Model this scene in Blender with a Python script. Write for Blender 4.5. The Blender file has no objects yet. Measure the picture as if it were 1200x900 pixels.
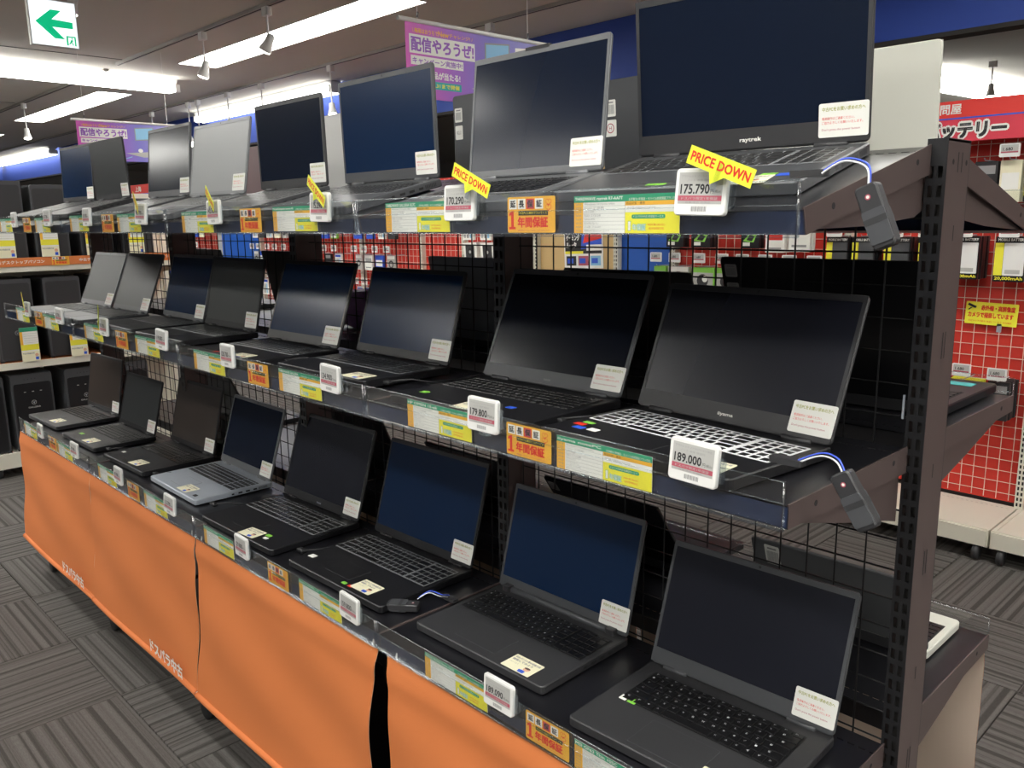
import bpy, math, random
from mathutils import Matrix, Vector
random.seed(7)
SC = bpy.context.scene
COL = SC.collection
PI = math.pi
R_ = math.radians

# ---------------------------------------------------------------- camera, world, exposure, ceiling lights
cd = bpy.data.cameras.new('camera'); cam = bpy.data.objects.new('camera', cd); COL.objects.link(cam)
SC.camera = cam
right = Vector((0.69328, 0.72050, -0.01528)); upv = Vector((-0.12908, 0.14501, 0.98098)); fwd = Vector((-0.70901, 0.67812, -0.19353))
m = Matrix((right, upv, -fwd)).transposed().to_4x4(); m.translation = Vector((0.469, 0.0, 1.53))
cam.matrix_world = m
cd.sensor_width = 36.0; cd.lens = 979.95 / 1200 * 36; cd.clip_start = 0.02; cd.clip_end = 100
SC.view_settings.view_transform = 'Standard'; SC.view_settings.look = 'None'
SC.view_settings.gamma = 1.0; SC.view_settings.use_curve_mapping = False
SC.view_settings.exposure = 0.82
w = bpy.data.worlds.new('world'); SC.world = w; w.use_nodes = True
w.node_tree.nodes['Background'].inputs[0].default_value = (0.9, 0.92, 1.0, 1)
w.node_tree.nodes['Background'].inputs[1].default_value = 0.15
TUBE = 11.0        # radiance of the ceiling lights
H = 2.70           # ceiling height
TROFFERS = [(-5.95, -3.35, 2.76, 3.06), (-10.44, -7.68, 2.76, 3.06), (-1.30, 1.30, 2.76, 3.06), (-14.8, -12.1, 2.76, 3.06),
            (-5.95, -3.35, 0.05, 0.35), (-1.30, 1.30, 0.05, 0.35), (-10.44, -7.68, 0.05, 0.35),
            (-5.95, -3.35, -1.25, -0.95), (-1.30, 1.30, -1.25, -0.95), (-5.95, -3.35, -2.55, -2.25), (-1.30, 1.30, -2.55, -2.25), (-10.44, -7.68, -1.25, -0.95),  # unseen rows behind the camera, partly added for frontal fill
            (2.0, 3.9, 0.05, 0.35), (2.0, 3.9, 1.4, 1.7), (2.0, 3.9, 2.76, 3.06), (2.0, 3.9, -1.25, -0.95)]  # unseen lights added to brighten the right facing steel

# ---------------------------------------------------------------- materials
MATS = {}
def mat(name, c, rough=0.5, metal=0.0, spec=0.5, emit=None, bump=0.0, bscale=60.0, coat=0.0, var=0.0, vscale=8.0, trans=0.0):
    if name in MATS: return MATS[name]
    m = bpy.data.materials.new(name); m.use_nodes = True; nt = m.node_tree; b = nt.nodes['Principled BSDF']
    b.inputs['Base Color'].default_value = (*c, 1); b.inputs['Roughness'].default_value = rough
    b.inputs['Metallic'].default_value = metal; b.inputs['Specular IOR Level'].default_value = spec
    b.inputs['Coat Weight'].default_value = coat
    if trans: b.inputs['Transmission Weight'].default_value = trans
    if emit:
        b.inputs['Emission Color'].default_value = (*emit[0], 1); b.inputs['Emission Strength'].default_value = emit[1]
    if var or bump:
        tc = nt.nodes.new('ShaderNodeTexCoord')
    if var:
        n = nt.nodes.new('ShaderNodeTexNoise'); n.inputs['Scale'].default_value = vscale; n.inputs['Detail'].default_value = 4
        mx = nt.nodes.new('ShaderNodeMix'); mx.data_type = 'RGBA'
        mx.inputs['A'].default_value = (*[x * (1 - var) for x in c], 1); mx.inputs['B'].default_value = (*[min(1, x * (1 + var)) for x in c], 1)
        nt.links.new(tc.outputs['Object'], n.inputs['Vector']); nt.links.new(n.outputs['Fac'], mx.inputs['Factor']); nt.links.new(mx.outputs['Result'], b.inputs['Base Color'])
    if bump:
        n = nt.nodes.new('ShaderNodeTexNoise'); n.inputs['Scale'].default_value = bscale; n.inputs['Detail'].default_value = 3
        bp = nt.nodes.new('ShaderNodeBump'); bp.inputs['Strength'].default_value = bump; bp.inputs['Distance'].default_value = 0.002
        nt.links.new(tc.outputs['Object'], n.inputs['Vector']); nt.links.new(n.outputs['Fac'], bp.inputs['Height']); nt.links.new(bp.outputs['Normal'], b.inputs['Normal'])
    MATS[name] = m; return m

def s(r, g, b):    # sRGB 0..255 to linear
    f = lambda v: (v / 255 / 12.92) if v / 255 <= 0.04045 else ((v / 255 + 0.055) / 1.055) ** 2.4
    return (f(r), f(g), f(b))

def clear_mat(name, tint=(0.93, 0.95, 0.96), refl=0.10):
    m = bpy.data.materials.new(name); m.use_nodes = True; nt = m.node_tree; nt.nodes.clear()
    o = nt.nodes.new('ShaderNodeOutputMaterial'); mx = nt.nodes.new('ShaderNodeMixShader'); t = nt.nodes.new('ShaderNodeBsdfTransparent'); g = nt.nodes.new('ShaderNodeBsdfGlossy'); l = nt.nodes.new('ShaderNodeLayerWeight'); ma = nt.nodes.new('ShaderNodeMath')
    t.inputs[0].default_value = (*tint, 1); g.inputs['Color'].default_value = (1, 1, 1, 1); g.inputs['Roughness'].default_value = 0.12
    l.inputs[0].default_value = 0.35; ma.operation = 'MULTIPLY_ADD'; ma.inputs[1].default_value = 0.13; ma.inputs[2].default_value = refl * 0.3
    nt.links.new(l.outputs['Fresnel'], ma.inputs[0]); nt.links.new(ma.outputs[0], mx.inputs[0]); nt.links.new(t.outputs[0], mx.inputs[1]); nt.links.new(g.outputs[0], mx.inputs[2]); nt.links.new(mx.outputs[0], o.inputs[0])
    MATS[name] = m; return m

BLACK = mat('black plastic', (0.010, 0.010, 0.012), 0.42, bump=0.15, bscale=900)
BLACK2 = mat('satin black', (0.012, 0.012, 0.014), 0.30)
CHAR = mat('charcoal plastic', (0.035, 0.035, 0.038), 0.42, bump=0.1, bscale=900)
GREY = mat('grey aluminium', (0.17, 0.175, 0.185), 0.38, metal=0.3)
GREY2 = mat('dark grey aluminium', (0.075, 0.078, 0.085), 0.40, metal=0.15)
SILVER = mat('silver aluminium', (0.42, 0.46, 0.52), 0.35, metal=0.35)
WHITE_AL = mat('white lid paint', (0.74, 0.74, 0.66), 0.35)
KEYB = mat('key black', (0.008, 0.008, 0.009), 0.35)
KEYBED_W = mat('white key edges', (0.75, 0.77, 0.78), 0.5)
KEYBED_G = mat('grey key edges', (0.22, 0.23, 0.24), 0.5)
KEYBED_D = mat('dark key well', (0.006, 0.006, 0.007), 0.5)
LEGEND = mat('key legend', (0.62, 0.64, 0.66), 0.5)
SCREEN = mat('dark lcd', (0.006, 0.0105, 0.024), 0.17, spec=0.35)
SCREEN_N = mat('navy lcd', (0.005, 0.019, 0.058), 0.20, spec=0.28)
SCREEN_B = mat('neutral black lcd', (0.010, 0.011, 0.018), 0.26, spec=0.4)
SCREEN_D = mat('deep black lcd', (0.003, 0.0045, 0.010), 0.20, spec=0.25)
SCREEN_G = mat('grey matte lcd', (0.020, 0.023, 0.024), 0.38, spec=0.6)
SCREEN_L = mat('pale matte lcd', (0.16, 0.17, 0.175), 0.36, spec=0.9)  # pale ceiling light reflection put into the panel colour
SCREEN_R = mat('brown matte lcd', (0.035, 0.024, 0.018), 0.35, spec=0.6)  # reddish brown reflection put into the panel colour
STEEL = mat('brown black steel', (0.125, 0.092, 0.088), 0.40, metal=0.2, spec=0.5)
STEEL_BLACK_SHADE = mat('black steel', (0.018, 0.018, 0.020), 0.38, metal=0.2)  # black deck and casters; on post fronts, shade put into the brown paint
SHELF = mat('shelf black paint', (0.012, 0.012, 0.015), 0.30, spec=0.6, bump=0.05, bscale=400)  # same brown paint, its darker reflection angle put into the colour
LIP = mat('shelf lip navy', (0.022, 0.035, 0.085), 0.35)  # navy lightened, with reflected glare put into the colour
WIRE = mat('black wire', (0.010, 0.010, 0.011), 0.45)
WIREW = mat('white wire', (0.72, 0.66, 0.55), 0.45)
CREAM = mat('cream painted steel', (0.70, 0.68, 0.58), 0.45)
RED = mat('red panel', (0.60, 0.035, 0.022), 0.55)
REDS = mat('red sign', (0.78, 0.045, 0.035), 0.5)
PINKR = mat('rose sign', (0.72, 0.05, 0.085), 0.5)
BLUE = mat('blue fascia', (0.025, 0.075, 0.42), 0.6)
BLUE2 = mat('blue panel', (0.012, 0.10, 0.46), 0.5)
TAN = mat('tan panel', (0.62, 0.44, 0.20), 0.6)
ORANGE = mat('orange cloth', (0.68, 0.20, 0.055), 0.75, bump=0.12, bscale=300)
CLOTHBACK = mat('pale cloth back', (0.78, 0.62, 0.50), 0.8)
WHITE = mat('white plastic', (0.80, 0.80, 0.78), 0.4)
PAPER = mat('white paper', (0.85, 0.85, 0.80), 0.6)
CARDCREAM = mat('cream paper', (0.86, 0.82, 0.60), 0.55)
YEL = mat('yellow print', (0.86, 0.80, 0.05), 0.5)
YELO = mat('amber print', (0.86, 0.46, 0.04), 0.5)
LIME = mat('lime yellow card', (0.80, 0.86, 0.05), 0.5)
GREEN = mat('green print', (0.03, 0.33, 0.17), 0.5)
GREENB = mat('bright green print', (0.25, 0.62, 0.08), 0.5)
REDP = mat('red print', (0.75, 0.035, 0.02), 0.5)
MAROON = mat('maroon print', (0.46, 0.09, 0.13), 0.5)
INK = mat('black ink', (0.02, 0.02, 0.022), 0.6)
INKG = mat('grey ink', (0.30, 0.30, 0.30), 0.6)
OLIVE = mat('olive ink', (0.42, 0.42, 0.12), 0.6)
EINK = mat('e-paper grey', (0.46, 0.46, 0.44), 0.6)
SKIN = mat('skin print', (0.75, 0.42, 0.28), 0.6)
BLUEP = mat('blue print', (0.03, 0.10, 0.62), 0.5)
PURPLE = mat('purple print', (0.30, 0.10, 0.52), 0.5)
MAGENTA = mat('magenta print', (0.62, 0.10, 0.52), 0.5)
TEAL = mat('teal print', (0.03, 0.42, 0.42), 0.5)
SKYP = mat('sky print', (0.25, 0.52, 0.75), 0.5)
BROWN = mat('brown box', (0.10, 0.06, 0.05), 0.5)
RUBBER = mat('rubber', (0.018, 0.018, 0.018), 0.7)
CEIL = mat('ceiling board', (0.62, 0.60, 0.545), 0.9, var=0.06, vscale=0.8, bump=0.25, bscale=120)
WALLM = mat('wall paint', (0.42, 0.41, 0.39), 0.9)
TRACK = mat('track grey', (0.42, 0.40, 0.37), 0.5)
DARKGAP = mat('dark gap', (0.03, 0.028, 0.026), 0.8)
CORD = mat('blue cord', (0.06, 0.12, 0.72), 0.35)
CABLEW = mat('white cord', (0.75, 0.76, 0.8), 0.4)
LAMP2 = mat('dimmer fluorescent tube', (1, 1, 1), 0.5, emit=((1.0, 0.985, 0.93), 3.5))
LAMP = mat('fluorescent tube', (1, 1, 1), 0.5, emit=((1.0, 0.985, 0.93), TUBE))
BULB = mat('spot bulb', (1, 1, 1), 0.5, emit=((1.0, 0.95, 0.82), 8.0))
LITSIGN = mat('lit sign face', (0.8, 0.85, 0.85), 0.4, emit=((0.88, 0.95, 1.0), 0.65))
LITGREEN = mat('lit green', (0.0, 0.35, 0.15), 0.4, emit=((0.0, 0.45, 0.20), 0.55))
CLEAR = clear_mat('clear plastic', (0.985, 0.99, 0.99), 0.08)
CLEAR2 = clear_mat('thick clear plastic', (0.86, 0.90, 0.93), 0.45)
PURPF = mat('purple film', (0.50, 0.28, 0.58), 0.25, bump=0.9, bscale=40)

def carpet_mat():
    m = bpy.data.materials.new('carpet'); m.use_nodes = True; nt = m.node_tree; b = nt.nodes['Principled BSDF']
    b.inputs['Roughness'].default_value = 0.95; b.inputs['Specular IOR Level'].default_value = 0.1
    uv = nt.nodes.new('ShaderNodeUVMap'); sp = nt.nodes.new('ShaderNodeSeparateXYZ'); nt.links.new(uv.outputs[0], sp.inputs[0])
    def noise1(scale, detail):
        n = nt.nodes.new('ShaderNodeTexNoise'); n.noise_dimensions = '1D'; n.inputs['Scale'].default_value = scale; n.inputs['Detail'].default_value = detail
        nt.links.new(sp.outputs[1], n.inputs['W']); return n
    a = noise1(46, 3.5)
    cr = nt.nodes.new('ShaderNodeValToRGB'); e = cr.color_ramp.elements
    e[0].position = 0.38; e[0].color = (0.070, 0.064, 0.060, 1); e[1].position = 0.52; e[1].color = (0.130, 0.121, 0.114, 1)
    x = cr.color_ramp.elements.new(0.66); x.color = (0.150, 0.141, 0.133, 1)
    nt.links.new(a.outputs['Fac'], cr.inputs[0])
    g = nt.nodes.new('ShaderNodeTexNoise'); g.inputs['Scale'].default_value = 1.0; g.inputs['Detail'].default_value = 2
    mp = nt.nodes.new('ShaderNodeMapping'); mp.inputs['Scale'].default_value = (60, 900, 1); nt.links.new(uv.outputs[0], mp.inputs[0]); nt.links.new(mp.outputs[0], g.inputs['Vector'])
    mx = nt.nodes.new('ShaderNodeMix'); mx.data_type = 'RGBA'; mx.blend_type = 'MULTIPLY'; mx.inputs['Factor'].default_value = 0.55
    c2 = nt.nodes.new('ShaderNodeValToRGB'); c2.color_ramp.elements[0].position = 0.3; c2.color_ramp.elements[0].color = (0.5, 0.5, 0.5, 1); c2.color_ramp.elements[1].position = 0.6
    nt.links.new(g.outputs['Fac'], c2.inputs[0]); nt.links.new(cr.outputs[0], mx.inputs['A']); nt.links.new(c2.outputs[0], mx.inputs['B'])
    nt.links.new(mx.outputs['Result'], b.inputs['Base Color'])
    bp = nt.nodes.new('ShaderNodeBump'); bp.inputs['Strength'].default_value = 0.4; bp.inputs['Distance'].default_value = 0.002
    nt.links.new(a.outputs['Fac'], bp.inputs['Height']); nt.links.new(bp.outputs['Normal'], b.inputs['Normal'])
    return m
CARPET = carpet_mat()

def poster_mat():   # magenta fading to violet across the printed sheet
    m = bpy.data.materials.new('poster print'); m.use_nodes = True; nt = m.node_tree; b = nt.nodes['Principled BSDF']; b.inputs['Roughness'].default_value = 0.5
    tc = nt.nodes.new('ShaderNodeTexCoord'); sp = nt.nodes.new('ShaderNodeSeparateXYZ'); cr = nt.nodes.new('ShaderNodeValToRGB')
    nt.links.new(tc.outputs['Generated'], sp.inputs[0]); nt.links.new(sp.outputs[1], cr.inputs[0]); nt.links.new(cr.outputs[0], b.inputs['Base Color'])
    e = cr.color_ramp.elements; e[0].position = 0.0; e[0].color = (0.72, 0.12, 0.55, 1); e[1].position = 1.0; e[1].color = (0.35, 0.35, 0.62, 1)
    x = e.new(0.30); x.color = (0.36, 0.13, 0.58, 1); x = e.new(0.55); x.color = (0.20, 0.18, 0.58, 1)
    return m
POSTER = poster_mat()

# ---------------------------------------------------------------- mesh building
TXT = {}
def text_geo(body, bold=0.0):
    k = (body, bold)
    if k in TXT: return TXT[k]
    cu = bpy.data.curves.new('txt', 'FONT'); cu.body = body; cu.resolution_u = 2; cu.offset = bold; cu.fill_mode = 'FRONT'
    o = bpy.data.objects.new('txt', cu); COL.objects.link(o)
    me = bpy.data.meshes.new_from_object(o.evaluated_get(bpy.context.evaluated_depsgraph_get()))
    vs = [tuple(v.co) for v in me.vertices]; fs = [tuple(p.vertices) for p in me.polygons]
    bpy.data.objects.remove(o); bpy.data.curves.remove(cu); bpy.data.meshes.remove(me)
    x0 = min(v[0] for v in vs); x1 = max(v[0] for v in vs); y0 = min(v[1] for v in vs); y1 = max(v[1] for v in vs)
    vs = [((v[0] - x0) / (x1 - x0), (v[1] - y0) / (y1 - y0)) for v in vs]
    TXT[k] = (vs, fs); return TXT[k]

def F(o, x=(1, 0, 0), y=(0, 1, 0)):
    x = Vector(x).normalized(); y = Vector(y).normalized(); z = x.cross(y)
    m = Matrix((x, y, z)).transposed().to_4x4(); m.translation = Vector(o); return m
FRONT = ((1, 0, 0), (0, 0, 1))      # local xy plane that faces -Y
EAST = ((0, 1, 0), (0, 0, 1))       # faces +X

class Mb:
    def __init__(self): self.v = []; self.f = []; self.mi = []; self.mats = []
    def m(self, mt):
        if mt not in self.mats: self.mats.append(mt)
        return self.mats.index(mt)
    def add(self, vs, fs, mt, M=None):
        n = len(self.v); i = self.m(mt)
        if M is not None: vs = [tuple(M @ Vector(v)) for v in vs]
        self.v += [tuple(v) for v in vs]
        for f in fs: self.f.append(tuple(a + n for a in f)); self.mi.append(i)
        return self
    def box(self, x0, x1, y0, y1, z0, z1, mt, M=None):
        vs = [(x0, y0, z0), (x1, y0, z0), (x1, y1, z0), (x0, y1, z0), (x0, y0, z1), (x1, y0, z1), (x1, y1, z1), (x0, y1, z1)]
        return self.add(vs, [(0, 3, 2, 1), (4, 5, 6, 7), (0, 1, 5, 4), (1, 2, 6, 5), (2, 3, 7, 6), (3, 0, 4, 7)], mt, M)
    def quad(self, x0, x1, y0, y1, z, mt, M=None):
        return self.add([(x0, y0, z), (x1, y0, z), (x1, y1, z), (x0, y1, z)], [(0, 1, 2, 3)], mt, M)
    def prism(self, pts, z0, z1, mt, M=None):
        n = len(pts); vs = [(x, y, z0) for x, y in pts] + [(x, y, z1) for x, y in pts]
        fs = [tuple(reversed(range(n))), tuple(range(n, 2 * n))] + [(i, (i + 1) % n, n + (i + 1) % n, n + i) for i in range(n)]
        return self.add(vs, fs, mt, M)
    def rr(self, x0, x1, y0, y1, z0, z1, r, mt, M=None, ch=0.0, n=4):
        """slab with rounded corners and a small chamfer ch on its upper and lower rims"""
        def ring(d, z):
            out = []
            for cx, cy, a0 in ((x1 - r, y1 - r, 0), (x0 + r, y1 - r, 90), (x0 + r, y0 + r, 180), (x1 - r, y0 + r, 270)):
                for k in range(n + 1):
                    a = R_(a0 + 90 * k / n); out.append((cx + (r - d) * math.cos(a), cy + (r - d) * math.sin(a), z))
            return out
        lev = [ring(ch, z0), ring(0, z0 + ch), ring(0, z1 - ch), ring(ch, z1)] if ch else [ring(0, z0), ring(0, z1)]
        N = len(lev[0]); vs = [p for l in lev for p in l]; fs = [tuple(reversed(range(N))), tuple(range(N * (len(lev) - 1), N * len(lev)))]
        for l in range(len(lev) - 1):
            for i in range(N): fs.append((l * N + i, l * N + (i + 1) % N, (l + 1) * N + (i + 1) % N, (l + 1) * N + i))
        return self.add(vs, fs, mt, M)
    def disc(self, cx, cy, r, z, mt, M=None, n=16, ry=None):
        ry = ry or r
        return self.add([(cx + r * math.cos(2 * PI * i / n), cy + ry * math.sin(2 * PI * i / n), z) for i in range(n)], [tuple(range(n))], mt, M)
    def lathe(self, prof, mt, M=None, n=20):
        vs = []; fs = []
        for r, z in prof:
            for i in range(n): vs.append((r * math.cos(2 * PI * i / n), r * math.sin(2 * PI * i / n), z))
        for k in range(len(prof) - 1):
            for i in range(n): fs.append((k * n + i, k * n + (i + 1) % n, (k + 1) * n + (i + 1) % n, (k + 1) * n + i))
        fs += [tuple(reversed(range(n))), tuple(range((len(prof) - 1) * n, len(prof) * n))]
        return self.add(vs, fs, mt, M)
    def tube(self, pts, r, mt, n=8, M=None):
        pts = [Vector(p) for p in pts]; vs = []; fs = []
        for i, p in enumerate(pts):
            t = (pts[min(i + 1, len(pts) - 1)] - pts[max(i - 1, 0)]).normalized()
            a = t.cross(Vector((0, 0, 1)))
            if a.length < 0.05: a = t.cross(Vector((0, 1, 0)))
            a.normalize(); b = t.cross(a).normalized()
            for k in range(n): vs.append(tuple(p + (a * math.cos(2 * PI * k / n) + b * math.sin(2 * PI * k / n)) * r))
        for i in range(len(pts) - 1):
            for k in range(n): fs.append((i * n + k, i * n + (k + 1) % n, (i + 1) * n + (k + 1) % n, (i + 1) * n + k))
        fs += [tuple(range(n)), tuple(reversed(range((len(pts) - 1) * n, len(pts) * n)))]
        return self.add(vs, fs, mt, M)
    def text(self, body, x0, x1, y0, y1, z, mt, M=None, bold=0.0):
        vs, fs = text_geo(body); e = bold * (y1 - y0)
        x0 += e; x1 -= e; y0 += e; y1 -= e
        offs = [(0, 0)] if not bold else [(-e, -e), (e, -e), (e, e), (-e, e)] if bold < 0.08 else [(e * 1.2 * math.cos(PI * q / 6), e * 1.2 * math.sin(PI * q / 6)) for q in range(12)]
        for q, (dx, dy) in enumerate(offs): self.add([(x0 + dx + (x1 - x0) * a, y0 + dy + (y1 - y0) * b, z + q * (0.00002 if bold < 0.08 else 0.00004)) for a, b in vs], fs, mt, M)
        return self
    def mesh(self, name, smooth=False):
        me = bpy.data.meshes.new(name); me.from_pydata(self.v, [], self.f)
        for t in self.mats: me.materials.append(t)
        me.polygons.foreach_set('material_index', self.mi)
        if smooth: me.polygons.foreach_set('use_smooth', [True] * len(self.f))
        me.update(); return me
    def obj(self, name, parent=None, smooth=False): return link(name, self.mesh(name, smooth), parent)

def link(name, me, parent=None, loc=None):
    o = bpy.data.objects.new(name, me); COL.objects.link(o)
    if parent: o.parent = parent
    if loc: o.location = loc
    return o
def tag(o, label, cat, group=None):
    o['label'] = label; o['category'] = cat
    if group: o['group'] = group
    return o
def thing(name, label, cat, loc=(0, 0, 0), rot=(0, 0, 0), group=None):
    o = bpy.data.objects.new(name, None); o.empty_display_size = 0.05; COL.objects.link(o); o.location = loc; o.rotation_euler = rot
    return tag(o, label, cat, group)
def struct(o): o['kind'] = 'structure'; return o
def stuff(o): o['kind'] = 'stuff'; return o
def lab(o, t): o['label'] = t; return o
NTH = ['nearest', 'second', 'third', 'fourth', 'fifth', 'sixth', 'seventh', 'farthest']

# ---------------------------------------------------------------- room shell
X0, X1, Y0, Y1 = -19.0, 4.2, -3.6, 11.5
def grid_cells(xs, ys, holes):
    for i in range(len(xs) - 1):
        for j in range(len(ys) - 1):
            cx = (xs[i] + xs[i + 1]) / 2; cy = (ys[j] + ys[j + 1]) / 2
            if any(a < cx < b and c < cy < d for a, b, c, d in holes): continue
            yield xs[i], xs[i + 1], ys[j], ys[j + 1]
b = Mb()
xs = sorted({X0, X1} | {t[0] for t in TROFFERS} | {t[1] for t in TROFFERS}); ys = sorted({Y0, Y1} | {t[2] for t in TROFFERS} | {t[3] for t in TROFFERS})
for a in grid_cells(xs, ys, TROFFERS): b.box(*a, H, H + 0.02, CEIL)
ceiling = struct(b.obj('ceiling'))
Mb().box(X0 - 0.1, X1 + 0.1, Y0 - 0.1, Y1 + 0.1, H + 0.14, H + 0.2, CEIL).obj('ceiling_deck', ceiling)
def simple(name, *a):
    return struct(Mb().box(*a).obj(name))
simple('wall_left', X0 - 0.1, X0, Y0, Y1, 0, H, WALLM)
simple('wall_right', X1, X1 + 0.1, Y0, Y1, 0, H, WALLM)
simple('wall_front', X0, X1, Y0 - 0.1, Y0, 0, H, mat('grey blue wall', (0.16, 0.17, 0.20), 0.9))
simple('wall_back', X0, X1, Y1, Y1 + 0.1, 0, H, WALLM)
# board joints in the ceiling that show as thin dark lines
b = Mb()
for x in (-6.05, -8.9, -3.0): b.box(x - 0.006, x + 0.006, Y0, 2.40, H - 0.002, H, DARKGAP)
struct(b.obj('trim_1'))
# blue soffit over the wall displays
simple('trim_2', X0, 1.6, 4.17, 4.23, 2.32, H, BLUE)
simple('trim_3', X0, 1.6, 4.15, 4.25, 2.30, 2.32, DARKGAP)

# floor of carpet tiles laid quarter turn
T = 0.52; TX = -1.75; TY = 0.797
floor = struct(Mb().box(X0, X1, Y0, Y1, -0.05, -0.006, DARKGAP).obj('floor'))
def tile_mesh(turn, off):
    g = 0.0012; h = T / 2 - g
    vs = [(-h, -h, -0.006), (h, -h, -0.006), (h, h, -0.006), (-h, h, -0.006), (-h + 0.001, -h + 0.001, 0), (h - 0.001, -h + 0.001, 0), (h - 0.001, h - 0.001, 0), (-h + 0.001, h - 0.001, 0)]
    fs = [(4, 5, 6, 7), (0, 1, 5, 4), (1, 2, 6, 5), (2, 3, 7, 6), (3, 0, 4, 7)]
    return vs, fs, turn, off
def put_uv(me, spec):
    uv = me.uv_layers.new(name='UVMap').data
    for p in me.polygons:
        cx, cy, turn, off = spec(p)
        for li in p.loop_indices:
            c = me.vertices[me.loops[li].vertex_index].co; u, v = c.x - cx, c.y - cy
            uv[li].uv = (v + off, u + off) if turn else (u + off, v + off)
tiles = []
for i in range(int((X0 - TX) / T), int((X1 - TX) / T)):
    for j in range(int((Y0 - TY) / T), int((Y1 - TY) / T)):
        cx = TX + (i + 0.5) * T; cy = TY + (j + 0.5) * T
        tiles.append((cx, cy, (i + j) % 2, random.random() * 40))
def seen(cx, cy):
    q = Vector((cx - 0.469, cy, -1.53)); z = q.dot(fwd)
    if z < 0.3: return False
    return abs(q.dot(right) / z) < 0.66 and abs(q.dot(upv) / z) < 0.52
near = sorted([t for t in tiles if seen(t[0], t[1])], key=lambda t: (t[0] - 0.469) ** 2 + t[1] ** 2)[:290]
ns = set(near); variants = {}
for k in range(12):
    for turn in (0, 1):
        vs, fs, _, off = tile_mesh(turn, k * 3.3 + 1); me = bpy.data.meshes.new('carpet_tile'); me.from_pydata(vs, [], fs); me.materials.append(CARPET)
        put_uv(me, lambda p: (0, 0, turn, off)); variants[(k, turn)] = me
for cx, cy, turn, off in near: link('carpet_tile', variants[(int(off) % 12, turn)], floor, (cx, cy, 0))
b = Mb(); info = []
for cx, cy, turn, off in tiles:
    if (cx, cy, turn, off) in ns: continue
    vs, fs, _, _ = tile_mesh(0, 0); b.add([(x + cx, y + cy, z) for x, y, z in vs], fs, CARPET); info += [(cx, cy, turn, off)] * 5
o = b.obj('carpet_field', floor); put_uv(o.data, lambda p: info[p.index]); stuff(o)

# ---------------------------------------------------------------- ceiling lights
for k, (x0, x1, y0, y1) in enumerate(TROFFERS):
    names = {0: 'long recessed ceiling light running above the price banner', 1: 'recessed ceiling light farther left, behind the hanging tube light'}
    t = thing('ceiling_light', names.get(k, 'recessed ceiling light outside the picture') if k < 2 else 'recessed fluorescent ceiling light outside the frame', 'light', ((x0 + x1) / 2, (y0 + y1) / 2, H), group=None if k < 2 else 'ceiling lights out of view')
    hx = (x1 - x0) / 2; hy = (y1 - y0) / 2
    b = Mb(); b.box(-hx, hx, -hy, -hy + 0.004, -0.004, 0.10, WHITE); b.box(-hx, hx, hy - 0.004, hy, -0.004, 0.10, WHITE)
    b.box(-hx, -hx + 0.004, -hy, hy, -0.004, 0.10, WHITE); b.box(hx - 0.004, hx, -hy, hy, -0.004, 0.10, WHITE); b.box(-hx, hx, -hy, hy, 0.10, 0.105, WHITE)
    b.obj('housing', t)
    Mb().box(-hx + 0.02, hx - 0.02, -hy + 0.02, hy - 0.02, 0.02, 0.03, LAMP).obj('diffuser', t)
def batten(label, p0, p1, r=0.02, wide=0.09, z=H - 0.078, lamp=None):
    p0 = Vector(p0); p1 = Vector(p1); c = (p0 + p1) / 2; d = p1 - p0; L = d.length / 2
    t = thing('tube_light', label, 'light', (c.x, c.y, z), (0, 0, math.atan2(d.y, d.x)))
    b = Mb(); b.prism([(-wide / 2, 0.075), (wide / 2, 0.075), (wide / 4, 0.035), (-wide / 4, 0.035)], -L, L, WHITE, F((0, 0, 0), (0, 1, 0), (0, 0, 1))); b.obj('reflector', t)
    for sy in (-1, 1):
        Mb().tube([(-L + 0.03, sy * wide * 0.28, 0), (L - 0.03, sy * wide * 0.28, 0)], r, lamp or LAMP, 12).obj('tube', t, True)
    for sx in (-1, 1): Mb().box(sx * L - 0.02, sx * L + 0.02, -wide * 0.45, wide * 0.45, -0.02, 0.04, WHITE).obj('end_cap', t)
batten('twin tube ceiling light hanging across the aisle below the exit sign', (-6.6, 0.9), (-6.72, 3.05), 0.024, 0.12)
batten('tube light along the blue fascia, seen above the tilted top row screens', (-8.6, 4.08), (-5.9, 4.08), 0.03, 0.12, lamp=LAMP2)
batten('far tube light in the left background along the blue fascia', (-16.9, 4.08), (-13.75, 4.08), 0.035, 0.14, lamp=LAMP2)
batten('cut off tube light at the far left edge of the ceiling', (-20 + 2, 4.08), (-17.1, 4.08), 0.035, 0.14, lamp=LAMP2)
batten('tube light beyond the red battery sign at right', (-2.45, 7.4), (-2.2, 10.2), 0.06, 0.22)
for k, (y, x0, x1) in enumerate([(2.42, -6.2, 1.0), (2.44, -12.0, -6.5), (3.62, -16, 1.4)]):
    b = Mb(); b.box(x0, x1, y - 0.018, y + 0.018, H - 0.018, H - 0.0005, TRACK); b.box(x0, x1, y - 0.006, y + 0.006, H - 0.0185, H - 0.017, DARKGAP)
    tag(b.obj('lighting_track'), ['grey lighting track in the ceiling over the banner, carrying two spotlights', 'lighting track continuing left beyond the twin tube light', 'grey lighting track nearer the blue fascia, carrying many spotlights'][k], 'lighting track')
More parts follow.
